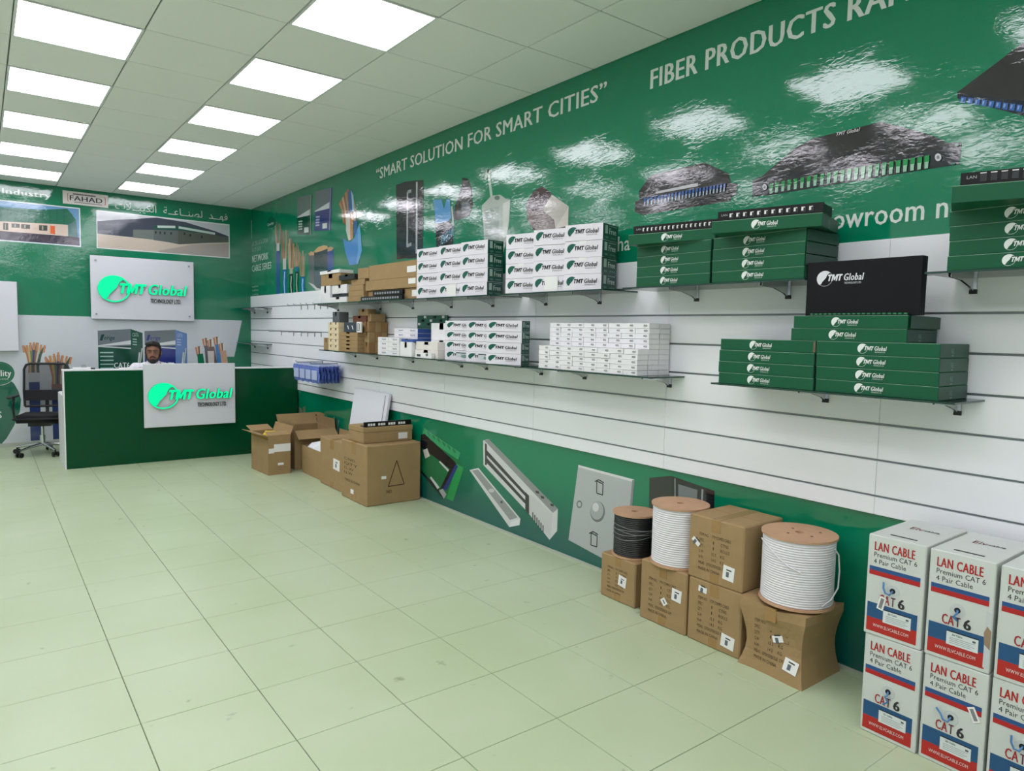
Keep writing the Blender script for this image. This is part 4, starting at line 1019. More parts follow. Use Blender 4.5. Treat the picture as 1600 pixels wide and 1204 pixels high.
# --- cartons by the counter
t = carton('big brown carton with a printed triangle, nearest of the far group', 2.572, 5.895, 0, .515, .525, .522, text=False, c=.008)
m = MB(); tri = [(.205,.155),(.36,.160),(.285,.375)]
m.line(tri+[tri[0]], .008, -.0008, (66,44,26)); m.text('NO.', .19, .245, .095, .125, -.0008, (66,44,26), bold=.02)
m.obj('printed_triangle', [PRINT], t, (.515, 0, 0), math.pi/2)
MB().box((.14,-.0014,.225),(.185,-.0006,.250)).obj('paper_label', [PAPER], t, (.515, 0, 0), math.pi/2)
shipping_text(MB(), .515, .522, [('C/NO.', .12, .60, .66), ('QTY', .12, .66, .58), ('G.W', .12, .50, .50), ('N.W', .12, .46, .42), ('MADE IN CHINA', .15, .75, .30)]).obj('printed_text', [PRINT], t)
MB().box((.20,-.0012,.06),(.26,-.0004,.10)).obj('paper_label', [PAPER], t)
carton('brown carton with a square white label behind the triangle carton', 2.615, 6.50, 0, .585, .47, .462, [(.55,.80,.52,.22,3)], text=False, c=.008)
def open_carton(label, x, y_far, w, d, h, flaps, rot=0.0, stuff=None):
    t = thing('open_carton', label, 'carton', (x, y_far, 0), RW+R(rot), 'open cartons by the counter'); k = .005
    m = MB().box((0,0,0),(w,k,h)).box((0,d-k,0),(w,d,h)).box((0,k,0),(k,d-k,h)).box((w-k,k,0),(w,d-k,h)).box((k,k,0),(w-k,d-k,k)); m.obj('carton_body', [CARD], t)
    for (side, L, ang) in flaps:                                  # angle 0 = lying outwards, 90 = upright, 180 = folded in
        a = R(ang); dx, dz = math.cos(a)*L, math.sin(a)*L
        q = {'front': [(0,0,h),(w,0,h),(w,-dx,h+dz),(0,-dx,h+dz)], 'back': [(w,d,h),(0,d,h),(0,d+dx,h+dz),(w,d+dx,h+dz)],
             'near': [(w,0,h),(w,d,h),(w+dx,d,h+dz),(w+dx,0,h+dz)], 'far': [(0,d,h),(0,0,h),(-dx,0,h+dz),(-dx,d,h+dz)]}[side]
        nrm = (Vector(q[1])-Vector(q[0])).cross(Vector(q[2])-Vector(q[0])).normalized()*.004
        vs = [Vector(p_) for p_ in q] + [Vector(p_)+nrm for p_ in q]
        MB().add(vs, [(3,2,1,0),(4,5,6,7),(0,1,5,4),(1,2,6,5),(2,3,7,6),(3,0,4,7)]).obj('flap', [CARD], t)
    return t
t = open_carton('open brown carton taped at the front, nearest the counter', 2.275, 7.55, .47, .235, .405, [('front', .10, 14), ('far', .16, 14), ('back', .09, 70), ('near', .09, 160)], rot=3)
MB().box((.47+.002, .06, .235), (.4735, .235, .315)).box((.47+.002, .005, .225), (.4735, .06, .275)).obj('paper_label', [PAPER], t)
MB().box((.47+.002, .10, .095), (.4735, .16, .120)).obj('paper_label', [PAPER], t)
MB().box((-.001, -.001, .36), (.471, -.0002, .39)).obj('tape', [TAPE], t)
y_ = thing('yellow_sleeve', 'crumpled yellow plastic sleeve inside the open carton', 'sleeve', (2.395, 7.26, .315), 0.05)
m = blob(MB(), (0,0,.0), (.10,.07,.115), 5, amp=.3); m.v = [(max(-.085, min(.085, x)), max(-.10, min(.10, yy)), zz) for x, yy, zz in m.v]
m.obj('sleeve_film', [mat('yellow_plastic', (226,196,40), .35)], y_)
MB().tube([(-.06,-.05,.07),(.0,-.06,.10),(.05,-.05,.08)], .012, 6).obj('rolled_edge', [mat('yellow_plastic')], y_)
open_carton('larger open brown carton with drooping flap behind the taped one', 2.625, 7.72, .50, .45, .42, [('near', .14, -34), ('front', .10, 84), ('back', .10, 96), ('far', .14, 55)])
t = open_carton('low brown carton stuffed with white foam sheets', 2.655, 7.085, .53, .40, .285, [('back', .15, 85)], rot=0)
t2 = thing('foam_sheets', 'crumpled white foam sheets filling the low carton', 'packing foam', (2.815, 6.83, .14), 0)
m = blob(MB(), (-.02,0,.085), (.165,.26,.135), 9, amp=.22)
m.v = [(max(x, -.152) if zz < .15 else x, max(-.22, min(.22, yy)), max(zz, -.13)) for x, yy, zz in m.v]; m.obj('foam', [mat('white_foam', (232,234,238), .7)], t2); blob(MB(), (.05,-.08,.16), (.07,.09,.035), 11, amp=.3).obj('foam_scrap', [mat('dark_foam_scrap', (60,62,70), .6)], t2)
# long flat carton with a patch panel, lying on the triangle carton, and a white panel behind
t = thing('flat_carton', 'long flat brown carton lying on the triangle carton', 'carton', (2.60, 5.50, .5235), 0)
MB().cbox((0, 0, 0), (.475, .30, .095), .004).obj('carton_body', [CARD], t); MB().cbox((-.003, -.003, .095), (.478, .303, .137), .003).obj('lid', [CARD], t)
MB().box((.335, -.0016, .02), (.425, -.0008, .075)).obj('paper_label', [PAPER], t)
t = thing('patch_panel', 'black patch panel with white port strip on the long flat carton', 'patch panel', (2.62, 5.53, .661), 0)
MB().box((0, 0, 0), (.46, .014, .044)).box((.01, .014, 0), (.45, .10, .006)).obj('chassis', [PANELB], t)
for k in range(16): MB().box((.035+.0245*k, -.003, .010), (.053+.0245*k, 0, .030)).obj('port', [PAPER if k % 4 != 3 else PANELB], t)
t = thing('display_board', 'white flat board leaning against the slat wall behind the flat carton', 'board', (3.00, 6.70, .476), RW)
q = MB().cbox((0, 0, 0), (.76, .03, .43), .004).obj('board_face', [mat('white_enamel', (226,228,238), .35)], t); q.rotation_euler = (R(-9), 0, 0)
q2 = MB().box((.69, -.002, .02), (.705, 0, .41)).obj('edge_groove', [mat('panel_groove', (150,152,166), .4)], t); q2.rotation_euler = (R(-9), 0, 0)

# ================================================================== LAN CABLE BOXES
LANW = mat('white_lan_carton', (203,208,203), .5)
lw_, ld, lh = .2055, .372, .3865
def lan_front():
    m = MB(); Z = lambda f: lh*(1-f); X_ = lambda f: lw_*f
    RED, BLU, INK = (176,40,40), (44,84,136), (50,52,56)
    rect = lambda a, b_, f0, f1, col, y=-.0008: m.flat([(X_(a),Z(f1)),(X_(b_),Z(f1)),(X_(b_),Z(f0)),(X_(a),Z(f0))], y, col)
    m.text('LAN CABLE', X_(.12), X_(.82), Z(.150), Z(.068), -.0008, RED, bold=.045)
    m.text('Premium CAT 6', X_(.12), X_(.86), Z(.215), Z(.170), -.0008, INK, bold=.012); m.text('4 Pair Cable', X_(.12), X_(.68), Z(.282), Z(.237), -.0008, INK, bold=.012)
    rect(.05, .93, .312, .352, BLU); rect(.05, .93, .352, .398, RED)
    m.text('CA', X_(.25), X_(.44), Z(.662), Z(.576), -.0008, (160,44,52), bold=.04); m.text('T', X_(.455), X_(.535), Z(.662), Z(.576), -.0008, (96,44,70), bold=.04); m.text('6', X_(.58), X_(.70), Z(.662), Z(.570), -.0008, (52,50,56), bold=.05)
    rect(.05, .92, .675, .825, (40,84,126)); rect(.05, .92, .825, .962, (178,46,40))
    m.text('WWW.ELVCABLE.COM', X_(.17), X_(.79), Z(.910), Z(.880), -.0014, (226,200,196), bold=.02)
    return m.mesh('printed_front', [PRINT])
def lan_label():
    m = MB(); a, b_ = lw_*.34, lw_*.82; Z = lambda f: lh*(1-f)
    m.flat([(a,Z(.842)),(b_,Z(.842)),(b_,Z(.715)),(a,Z(.715))], -.0016, (212,220,220)); m.flat([(a,Z(.722)),(b_,Z(.722)),(b_,Z(.712)),(a,Z(.712))], -.0018, (40,44,48))
    m.text('Elv Cable', a+.018, a+.05, Z(.752), Z(.735), -.0018, (60,64,68), bold=.03)
    for k in range(4): m.flat([(a+.010,Z(.775+.016*k)),(b_-.010*(1+k % 2),Z(.775+.016*k)),(b_-.010*(1+k % 2),Z(.770+.016*k)),(a+.010,Z(.770+.016*k))], -.0018, (150,156,158))
    m.flat([(b_-.018,Z(.760)),(b_-.008,Z(.760)),(b_-.008,Z(.742)),(b_-.018,Z(.742))], -.0018, (90,94,98))
    return m.mesh('paper_label', [PRINT])
lan_body = MB().cbox((.001, 0, .0006), (lw_-.001, ld, lh-.0006), .003).mesh('carton_body', [LANW])
lf, ll = lan_front(), lan_label()
tm = MB().box((lw_*.28, .045, lh-.0005), (lw_*.74, .055, lh+.0006)).mesh('handle_slot', [mat('slot_dark', (30,32,34), .8)])
tp_ = MB().text('Elv', lw_*.30, lw_*.52, .0, .040, 0, (120,40,50), bold=.01).text('cable', lw_*.54, lw_*.80, .008, .030, 0, (70,70,80), bold=.02).mesh('top_print', [PRINT])
hole = MB().cyl((lw_*.48, -.0012, lh*.485), (lw_*.48, .004, lh*.485), .024, n=24).mesh('hole_collar', [mat('clear_collar', (196,202,202), .2)])
hdark = MB().cyl((lw_*.48, -.0022, lh*.490), (lw_*.48, .002, lh*.490), .010, n=18).mesh('pull_hole', [mat('slot_dark')])
LCAB = mat('blue_lan_cable', (74,124,176), .4)
cabs = []
for (ax_, az_) in ((-.012,-.05),(-.045,.02),(-.030,.028),(-.012,-.022)):
    c0 = (lw_*.48, .0, lh*.49)
    if az_ < 0: pts = [c0, (c0[0]+.004,-.012,c0[2]-.004), (c0[0]-.004,-.014,c0[2]-.018), (c0[0]+.006,-.012,c0[2]-.034), (c0[0]+ax_,-.010,c0[2]+az_)]
    else: pts = [c0, (c0[0]-.004,-.016,c0[2]-.012), (c0[0]-.018,-.018,c0[2]-.010), (c0[0]-.028,-.014,c0[2]+.006), (c0[0]+ax_,-.010,c0[2]+az_)]
    cabs.append(MB().tube(pts, .0034, 8).mesh('cable_end', [LCAB]))
names = ['leftmost', 'second', 'third', 'fourth']
for c in range(4):
    for k in range(2):
        t = thing('lan_cable_box', 'white LAN cable box with red and blue stripes, %s row, %s from the left' % (('lower','upper')[k], names[c]), 'box',
                  (2.683-(.004 if k else 0), 1.243+.006*k-c*(lw_+.008)-.004*k*c, lh*k+.0005*k), RW+R((-.8, .6)[k]), 'stacked LAN cable boxes')
        link('carton_body', lan_body, t); link('printed_front', lf, t); link('paper_label', ll, t); link('handle_slot', tm, t)
        o = link('top_print', tp_, t, (0, .20, lh+.0008)); o.rotation_euler = (R(-90), 0, 0)
        h_ = link('hole_collar', hole, t); link('pull_hole', hdark, h_); link('cable_end', cabs[(c+2*k) % 4], t)
        if (c, k) in ((0,1),(1,0)):
            s_ = MB().box((-.012, -.0024, -.026), (.012, -.0018, .026)).obj('price_sticker', [PAPER], t, (lw_*(.30 if k else .82), 0, lh*(.34 if k else .60))); s_.rotation_euler = (0, R(12 if k else -25), 0)
            MB().flat([(-.006,-.02),(.006,-.02),(.006,.02),(-.006,.02)], -.0028, (130,132,134)).obj('sticker_print', [PRINT], s_)
        if (c, k) == (1, 1):
            MB().flat([(lw_*.90,.10),(lw_*.985,.085),(lw_*.99,.15),(lw_*.93,.165),(lw_*.885,.14)], -.0014, (150,128,104)).obj('torn_patch', [PRINT], t)
            MB().flat([(lw_*.90,.02),(lw_*.985,.02),(lw_*.985,.21),(lw_*.90,.22)], -.0011, (196,202,204)).obj('clear_tape', [PRINT], t)

# ================================================================== RECEPTION COUNTER
CGREEN = mat('dark_green_gloss_laminate', (4,72,42), 0.14, spec=0.22)
CX0, CX1, CY, CH = 0.664, 3.105, 8.440, 1.030
t = thing('reception_counter', 'dark glossy green reception counter with white edges', 'counter', (CX0, CY, 0))
L = CX1-CX0
MB().box((.012, 0, 0.0), (L, .018, CH-.016)).obj('front_panel', [CGREEN], t)
MB().cbox((-.004, 0.0, CH-.016), (L, .115, CH), .002).obj('top_ledge', [WHITE], t)
MB().box((0, 0, 0), (.012, .10, CH-.016)).box((0, .10, 0), (.012, .62, .755)).obj('end_panel', [WHITE], t)
MB().box((.012, .018, 0), (L, .10, .70)).obj('carcass', [WHITE], t)
MB().cbox((.012, .10, .735), (L, .64, .760), .002).obj('desk_top', [WHITE], t)
MB().box((L-.02, .10, 0), (L, .62, .735)).obj('end_panel', [WHITE], t)
# --- illuminated signs
LIT = mat('lit_mint_acrylic', (0,110,70), .4, spec=.2, emit=((0,250,164), 1.0))
LITS = mat('sign_letter_side', (0,104,78), .35)
SINK = mat('sign_dark_lettering', (24,44,40), .4)
def extrude(m, pts, y, depth, mi=0):
    n = len(pts); area = sum(pts[i][0]*pts[(i+1) % n][1]-pts[(i+1) % n][0]*pts[i][1] for i in range(n))
    p_ = pts if area > 0 else pts[::-1]
    m.add([(a, y-depth, b_) for a, b_ in p_], [list(range(n))], mi)
    m.add([(a, y-depth, b_) for a, b_ in p_]+[(a, y, b_) for a, b_ in p_], [((i+1) % n, i, i+n, (i+1) % n+n) for i in range(n)], mi+1)
def sign(label, x0, x1, z0, z1, y, thick, studs, lx0, lx1, lzc, gap):
    t = thing('illuminated_sign', label, 'sign', (x0, y, z0))
    w, h = x1-x0, z1-z0
    MB().cbox((0, 0, 0), (w, thick, h), .003).obj('board', [mat('white_sign_board', (216,218,226), .35)], t)
    if gap: 
        for (a, b_) in ((.06,.06),(w-.06,.06),(.06,h-.06),(w-.06,h-.06)): MB().cyl((a,thick,b_),(a,thick+gap,b_),.01,n=10).obj('spacer', [STEEL], t)
    if studs:
        for (a, b_) in ((.055,.06),(w-.06,.06),(.06,h-.06),(w-.06,h-.06)): MB().cyl((a,-.012,b_),(a,0,b_),.012,n=14).obj('stud', [STEEL], t)
    lw = lx1-lx0; r = .175*lw; D_ = .028
    m = MB(); extrude(m, [(lx0+r+px*r, lzc+pz*r*.93) for px, pz in swoosh()], -.004, D_); m.obj('globe', [LIT, LITS], t)
    m = MB(); n = 30; o_ = [(lx0+r+math.cos(R(-128+178*k/n))*r, lzc+math.sin(R(-128+178*k/n))*r*.93) for k in range(n+1)]; i_ = [(lx0+r+math.cos(R(-128+178*k/n))*r*.90, lzc+math.sin(R(-128+178*k/n))*r*.83) for k in range(n+1)]
    extrude(m, o_+i_[::-1], -.004, D_) if False else None
    for k in range(n): extrude(m, [o_[k], o_[k+1], i_[k+1], i_[k]], -.004, D_)
    m.obj('globe_ring', [LIT, LITS], t)
    xx = lx0+.215*lw
    for pts in tmt(lx0+.215*lw, lx0+.53*lw, lzc-.052*lw, lzc+.072*lw): m = MB(); extrude(m, pts, -.004, D_); m.obj('lettering', [LIT, LITS], t)
    for word, a, b_ in (('Global', .55, 1.0),):
        MB().text(word, lx0+a*lw, lx0+b_*lw, lzc-.052*lw, lzc+.072*lw, -.004, bold=.034, shear=.2, depth=D_).obj('lettering', [LIT, LITS], t)
    MB().text('TECHNOLOGY LTD.', lx0+.575*lw, lx0+.93*lw, lzc-.155*lw, lzc-.105*lw, -.002, bold=.022, shear=.12, depth=.008).obj('small_lettering', [SINK, SINK], t)
a, c = on_y(231, 620, 8.37), on_y(363, 620, 8.37)
sign('white sign board with glowing mint logo on the counter front', 1.395, 2.348, .388, 1.084, 8.388, .030, False, a.x-1.395, c.x-1.395, on_y(262, 618, 8.37).z-.388, .0215)
a, c = on_y(152.5, 450, 10.22), on_y(292, 455, 10.22)
sign('white sign board with glowing mint logo on the back wall', 1.128, 2.338, 1.568, 2.362, 10.245, .022, True, a.x-1.128, c.x-1.128, on_y(180, 451, 10.22).z-1.568, .033)
# --- plain white board at the left of the back wall and the cable maker's plate
t = thing('white_wall_board', 'plain white board on the back wall at the left edge', 'sign', (-.62, 10.215, 1.163))
MB().cbox((0, 0, 0), (.99, .070, .818), .003).obj('board', [mat('white_sign_board')], t); MB().box((.988, .012, .02), (.992, .070, .80)).obj('green_edge', [mat('green_edge_film', (10,104,76), .4)], t); MB().box((.05,.07,.05),(.94,.085,.77)).obj('batten', [STEEL], t)
(xa, za), (xb, zb_) = bk(97.5, 297), bk(169, 324); zlo = bk(98, 317.5)[1]
t = thing('name_plate', 'small white plate reading FAHAD above the factory photograph', 'sign', (xa, YB-.012, zlo))
pw, ph = xb-xa, za-zlo
MB().cbox((0, 0, 0), (pw, .0115, ph), .002).obj('plate', [mat('cream_plate', (214,212,206), .4)], t)
m = MB(); m.text('FAHAD', pw*.15, pw*.87, ph*.30, ph*.66, -.0006, (56,40,62), bold=.02); 
for q in ([(.10,.20),(.14,.20),(.14,.23),(.115,.23),(.115,.77),(.14,.77),(.14,.80),(.10,.80)], [(.90,.20),(.94,.20),(.94,.80),(.90,.80),(.90,.77),(.925,.77),(.925,.23),(.90,.23)]): m.flat([(pw*a_, ph*b_) for a_, b_ in q], -.0006, (190,90,96))
m.line([(pw*.22,ph*.80),(pw*.72,ph*.80)], .016, -.0006, (120,100,110)); m.line([(pw*.24,ph*.18),(pw*.86,ph*.18)], .010, -.0006, (150,130,136)); m.obj('printed_name', [PRINT], t)
# --- small things on the ledge
t = thing('tape_dispenser', 'small white and black tape dispenser on the counter ledge', 'tape dispenser', (on_y(131, 575, 8.49).x, 8.485, CH))
MB().cbox((-.10, -.02, 0), (.06, .02, .020), .003).obj('base', [PAPER], t); m = MB().cyl((.0, -.014, .028), (.0, .014, .028), .024, n=18); m.obj('roll', [mat('grey_tape_roll', (150,154,158), .4)], t); MB().box((.06,-.016,.0),(.10,.016,.014)).obj('cutter', [BLACK], t)
t = thing('paper_stack', 'few white papers lying on the counter ledge beside the sign', 'paper', (on_y(197, 572, 8.49).x, 8.485, CH))
for k in range(3): MB().box((-.07+.004*k, -.03, .004*k), (.07+.004*k, .03, .004*k+.004)).obj('sheet', [PAPER], t)

# ================================================================== OFFICE CHAIR
def office_chair(label, x, y, rz):
    t = thing('office_chair', label, 'chair', (x, y, 0), rz, 'office chairs')
    FAB = mat('black_seat_fabric', (20,20,24), .8)
    for k in range(5):                                            # five-star base; -Y is the front
        a = R(90+72*k); d = Vector((math.cos(a), math.sin(a), 0))
        leg = MB().tube([d*.03+Vector((0,0,.115)), d*.16+Vector((0,0,.10)), d*.29+Vector((0,0,.075))], [.020,.017,.013], 8).obj('base_leg', [CHROME], t)
        e = d*.29; s_ = Vector((-d.y, d.x, 0))
        w = MB().cyl(e+s_*.012+Vector((0,0,.028)), e+s_*.030+Vector((0,0,.028)), .028, n=14).cyl(e-s_*.030+Vector((0,0,.028)), e-s_*.012+Vector((0,0,.028)), .028, n=14).cyl(e-s_*.03+Vector((0,0,.028)), e+s_*.03+Vector((0,0,.028)), .007, n=8).cyl(e+Vector((0,0,.03)), e+Vector((0,0,.08)), .008, n=8)
        w.obj('caster', [BLACK], leg)
    MB().cyl((0,0,.09),(0,0,.22),.030,n=16).cyl((0,0,.22),(0,0,.34),.016,n=14).obj('gas_column', [CHROME], t)
    MB().box((-.11,-.13,.335),(.11,.13,.375)).cyl((.11,-.03,.355),(.25,-.05,.352),.006,n=8).obj('tilt_mechanism', [BLACK], t)
    bm = bmesh.new(); bmesh.ops.create_cube(bm, size=1)
    for v in bm.verts: v.co = Vector((v.co.x*.47, v.co.y*.47-.02, .425+v.co.z*.085))
    bmesh.ops.bevel(bm, geom=bm.edges[:], offset=.035, segments=4, affect='EDGES')
    m = MB().add([v.co for v in bm.verts], [[v.index for v in f.verts] for f in bm.faces], smooth=True); bm.free(); m.obj('seat', [FAB], t)
    P_ = lambda x_, z_: (x_, .235+.06*((z_-.5)/.52)-.10*(x_/.24)**2*.3, z_)
    prof = [(-.215,.53),(-.225,.70),(-.225,.96),(-.205,1.01),(-.17,1.025),(.17,1.025),(.205,1.01),(.225,.96),(.225,.70),(.215,.53)]
    bf = MB().tube([P_(*q) for q in prof]+[P_(-.215,.53)], .013, 8).obj('backrest_frame', [BLACK], t)
    vs, fs, n1_, n2_ = [], [], 14, 16
    for j in range(n2_+1):
        for i in range(n1_+1): vs.append(P_(-.215+.43*i/n1_, .53+.49*j/n2_))
    fs = [(j*(n1_+1)+i, j*(n1_+1)+i+1, (j+1)*(n1_+1)+i+1, (j+1)*(n1_+1)+i) for j in range(n2_) for i in range(n1_)]
    MB().add(vs, fs, smooth=True).obj('backrest_mesh', [mat('black_see_through_mesh', (24,24,30), .7, alpha=.62)], bf)
    m = MB(); 
    for (z0, z1) in ((.60,.72),): m.add([P_(-.21,z0),P_(.21,z0),P_(.21,z1),P_(-.21,z1)]+[(q[0],q[1]-.035,q[2]) for q in (P_(-.21,z0),P_(.21,z0),P_(.21,z1),P_(-.21,z1))], [(0,1,2,3),(7,6,5,4),(0,4,5,1),(1,5,6,2),(2,6,7,3),(3,7,4,0)])
    m.obj('lumbar_pad', [FAB], t)
    MB().tube([(0,.08,.36),(0,.20,.37),(0,.245,.42),(0,.245,.60)], .018, 8).obj('back_support', [BLACK], t)
    for s_ in (-1, 1):
        ar_ = MB().tube([(s_*.18,.03,.38),(s_*.275,.03,.40),(s_*.29,.04,.52),(s_*.285,.05,.635),(s_*.275,.06,.655)], .012, 8).obj('arm_bracket', [BLACK], t)
        MB().cbox((s_*.275-.03,-.13,.650),(s_*.275+.03,.13,.675),.008).obj('arm_pad', [BLACK], ar_)
    return t
office_chair('black mesh-back office chair on chrome casters beside the counter', .545, 9.60, R(-16))

# ================================================================== THE PERSON BEHIND THE COUNTER
def capsule(m, pts, rad, n=12):
    "closed tapering limb with round ends"
    P_ = [Vector(q) for q in pts]; rr = list(rad)
    d0 = (P_[0]-P_[1]).normalized(); d1 = (P_[-1]-P_[-2]).normalized()
    pp = [P_[0]+d0*rr[0]*.9, P_[0]+d0*rr[0]*.6] + P_ + [P_[-1]+d1*rr[-1]*.6, P_[-1]+d1*rr[-1]*.9]
    r2 = [rr[0]*.3, rr[0]*.8] + rr + [rr[-1]*.8, rr[-1]*.3]
    m.tube(pp, r2, n)
def ellipsoid(m, c, r, sub=3, fn=None):
    bm = bmesh.new(); bmesh.ops.create_icosphere(bm, subdivisions=sub, radius=1)
    vs = [Vector((c[0]+v.co.x*r[0], c[1]+v.co.y*r[1], c[2]+v.co.z*r[2])) for v in bm.verts]
    if fn: vs = [fn(v) for v in vs]
    m.add(vs, [[v.index for v in f.verts] for f in bm.faces], smooth=True); bm.free()
def remeshed(mb, name, material, voxel, parent, smooth=2):
    me = mb.mesh(name, [material]); o = bpy.data.objects.new(name, me); C.objects.link(o)
    md = o.modifiers.new('weld', 'REMESH'); md.mode = 'VOXEL'; md.voxel_size = voxel; md.use_smooth_shade = True
    sm = o.modifiers.new('ease', 'SMOOTH'); sm.factor = .5; sm.iterations = smooth
    dg = bpy.context.evaluated_depsgraph_get(); ev = o.evaluated_get(dg)
    me2 = bpy.data.meshes.new_from_object(ev); o.modifiers.clear(); o.data = me2; o.parent = parent
    bpy.data.meshes.remove(me); me2.name = name
    for p_ in me2.polygons: p_.use_smooth = True
    return o
px_, py_ = 1.652, 9.22
per = thing('person', 'man in a white shirt with dark hair and beard seated behind the counter', 'person', (px_-.012, py_, 0), R(-14))
SKIN = mat('skin_tone', (140,98,76), .5)
HAIR = mat('black_hair', (24,19,18), .6)
SHIRT = mat('white_shirt_cotton', (226,224,232), .7)
TROU = mat('dark_trousers', (44,46,54), .8)
HZ = 1.178                                                         # eye line
b_ = MB()
capsule(b_, [(0,.06,.57),(0,.07,.66),(0,.075,.84),(0,.06,.98)], [.135,.130,.145,.120])
ellipsoid(b_, (0,.065,.90), (.185,.105,.13)); ellipsoid(b_, (0,.07,1.005), (.175,.080,.058))
capsule(b_, [(0,.055,.94),(0,.040,1.03),(0,.030,1.09)], [.066,.058,.056])
ellipsoid(b_, (0,.025,HZ+.022), (.079,.098,.106)); ellipsoid(b_, (0,-.012,HZ-.050), (.062,.070,.070)); ellipsoid(b_, (0,-.045,HZ-.092), (.036,.034,.028))
capsule(b_, [(0,-.072,HZ+.012),(0,-.092,HZ-.028)], [.011,.015], 8); ellipsoid(b_, (.013,-.083,HZ-.034), (.011,.012,.010), 2); ellipsoid(b_, (-.013,-.083,HZ-.034), (.011,.012,.010), 2)
capsule(b_, [(-.045,-.062,HZ+.026),(-.018,-.074,HZ+.030),(.018,-.074,HZ+.030),(.045,-.062,HZ+.026)], [.012,.012,.012,.012], 8)
capsule(b_, [(-.024,-.070,HZ-.062),(0,-.078,HZ-.060),(.024,-.070,HZ-.062)], [.009,.010,.009], 8)
for s_ in (-1, 1):
    ellipsoid(b_, (s_*.082,.035,HZ-.008), (.012,.022,.034), 2)
    capsule(b_, [(s_*.190,.075,.990),(s_*.235,.05,.88),(s_*.235,-.02,.80)], [.058,.050,.044])
    capsule(b_, [(s_*.235,-.02,.80),(s_*.20,-.14,.822),(s_*.155,-.24,.804)], [.043,.036,.027])
    capsule(b_, [(s_*.155,-.24,.798),(s_*.140,-.30,.796)], [.030,.036])
    for f, (dx, ln) in enumerate(((-.030,.062),(-.010,.075),(.010,.072),(.028,.058))):
        capsule(b_, [(s_*.138+dx,-.325,.795),(s_*.134+dx*1.2,-.325-ln*.55,.797),(s_*.130+dx*1.3,-.325-ln,.783)], [.0095,.0088,.0078], 8)
    capsule(b_, [(s_*.128-s_*.022,-.275,.792),(s_*.095,-.305,.792),(s_*.082,-.335,.786)], [.012,.0105,.009], 8)
    capsule(b_, [(s_*.085,.02,.50),(s_*.13,-.20,.515),(s_*.14,-.38,.50)], [.085,.078,.060])
    capsule(b_, [(s_*.14,-.38,.50),(s_*.14,-.36,.28),(s_*.14,-.34,.09)], [.058,.050,.036])
    capsule(b_, [(s_*.14,-.32,.045),(s_*.15,-.44,.035)], [.040,.034])
for p3 in b_.v: pass
remeshed(b_, 'body', SKIN, .0075, per, 3)
sh = MB()
capsule(sh, [(0,.06,.54),(0,.07,.66),(0,.075,.84),(0,.06,.95)], [.145,.140,.155,.130])
ellipsoid(sh, (0,.065,.90), (.198,.116,.14)); ellipsoid(sh, (0,.068,1.005), (.190,.090,.066))
capsule(sh, [(0,.055,.99),(0,.048,1.045)], [.085,.072])
for s_ in (-1, 1):
    capsule(sh, [(s_*.190,.075,.990),(s_*.235,.05,.88),(s_*.235,-.02,.81)], [.069,.061,.054])
    capsule(sh, [(s_*.235,-.02,.81),(s_*.20,-.14,.826),(s_*.170,-.21,.812)], [.052,.046,.040])
remeshed(sh, 'shirt', SHIRT, .010, per, 3)
for s_ in (-1, 1): MB().add([(s_*.004,-.050,1.040),(s_*.064,-.020,1.085),(s_*.078,-.036,1.040),(s_*.026,-.072,1.010)]+[(s_*.004,-.044,1.040),(s_*.064,-.014,1.085),(s_*.078,-.030,1.040),(s_*.026,-.066,1.010)], [(0,1,2,3),(7,6,5,4),(0,4,5,1),(1,5,6,2),(2,6,7,3),(3,7,4,0)]).obj('collar', [SHIRT], per)
tr = MB()
ellipsoid(tr, (0,.05,.52), (.165,.14,.10))
for s_ in (-1, 1):
    capsule(tr, [(s_*.085,.02,.50),(s_*.13,-.20,.515),(s_*.14,-.38,.50)], [.095,.088,.070]); capsule(tr, [(s_*.14,-.38,.50),(s_*.14,-.36,.28),(s_*.14,-.34,.12)], [.068,.060,.050])
remeshed(tr, 'trousers', TROU, .012, per, 2)
for s_ in (-1, 1):
    m = MB(); capsule(m, [(s_*.14,-.32,.052),(s_*.15,-.45,.040)], [.052,.040], 12); remeshed(m, 'shoe', BLACK, .008, per, 1)
hr = MB(); ellipsoid(hr, (0,.042,HZ+.040), (.089,.100,.098), 3, lambda v: Vector((v.x, max(v.y, -.062+max(0, HZ+.085-v.z)*1.1), v.z if v.z > HZ-.03 or v.y > .03 else HZ-.03)))
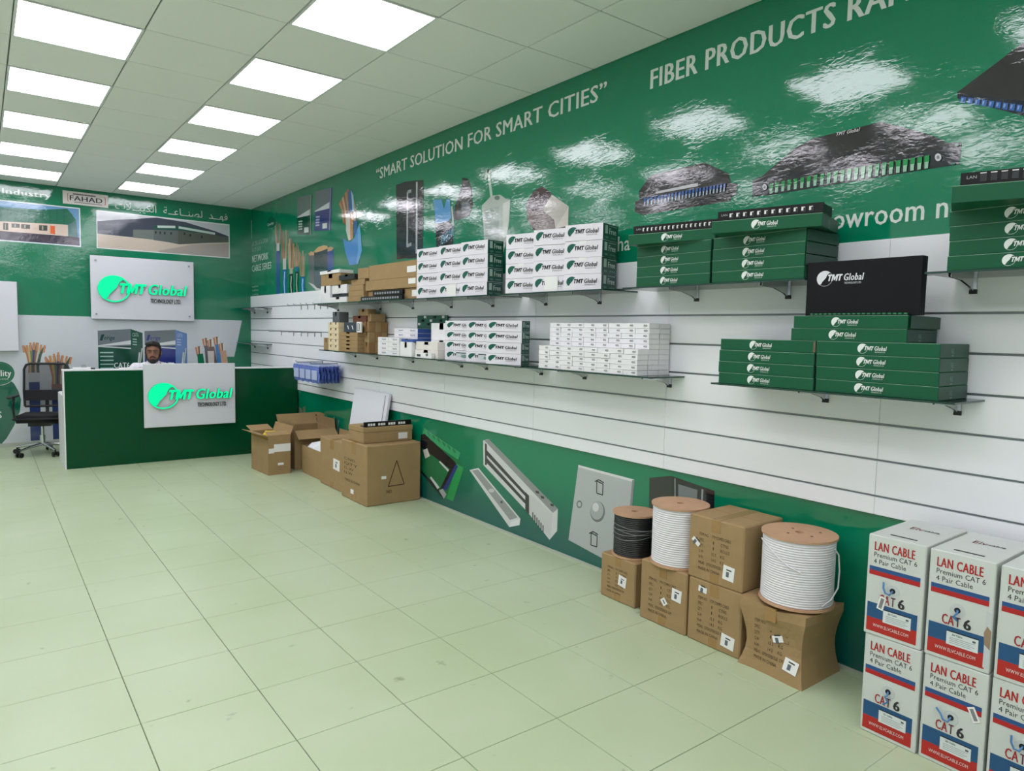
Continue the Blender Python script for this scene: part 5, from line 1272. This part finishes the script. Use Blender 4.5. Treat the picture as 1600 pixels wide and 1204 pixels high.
capsule(hr, [(-.055,-.045,HZ+.098),(0,-.058,HZ+.112),(.055,-.045,HZ+.098)], [.026,.030,.026], 10)
for s_ in (-1, 1): capsule(hr, [(s_*.074,-.010,HZ+.055),(s_*.078,-.004,HZ-.012)], [.012,.008], 8)
remeshed(hr, 'hair', HAIR, .007, per, 3)
br = MB()
ellipsoid(br, (0,-.050,HZ-.102), (.042,.040,.032)); 
for s_ in (-1, 1): capsule(br, [(s_*.075,.0,HZ-.020),(s_*.068,-.020,HZ-.065),(s_*.040,-.052,HZ-.095)], [.009,.013,.016], 8)
capsule(br, [(-.030,-.074,HZ-.062),(-.014,-.088,HZ-.047),(0,-.091,HZ-.045),(.014,-.088,HZ-.047),(.030,-.074,HZ-.062)], [.006,.007,.007,.007,.006], 8)
remeshed(br, 'beard', HAIR, .006, per, 2)
for s_ in (-1, 1):
    m = MB(); ellipsoid(m, (s_*.031,-.066,HZ+.006), (.0125,.009,.0058), 2); ey = m.obj('eye', [mat('eye_white', (150,136,128), .3)], per)
    m = MB(); ellipsoid(m, (s_*.031,-.0735,HZ+.006), (.0062,.0035,.0056), 2); m.obj('iris', [mat('dark_iris', (30,20,16), .3)], ey)
    m = MB(); capsule(m, [(s_*.014,-.084,HZ+.026),(s_*.033,-.080,HZ+.031),(s_*.051,-.066,HZ+.026)], [.0045,.0052,.0035], 8); m.obj('eyebrow', [HAIR], per)
m = MB(); capsule(m, [(-.018,-.083,HZ-.068),(0,-.088,HZ-.067),(.018,-.083,HZ-.068)], [.0045,.0055,.0045], 8); m.obj('lips', [mat('lip_tone', (140,86,76), .5)], per)
t = thing('stool', 'low dark stool the man sits on behind the counter', 'stool', (px_+.012, py_+.05, 0))
MB().lathe([(0,.370),(.16,.370),(.17,.380),(.17,.400),(.16,.410),(0,.410)], 24).obj('seat', [BLACK], t)
for k in range(4):
    a = R(45+90*k); MB().tube([(.10*math.cos(a),.10*math.sin(a),.375),(.16*math.cos(a),.16*math.sin(a),0)], .012, 8).obj('leg', [STEEL], t)
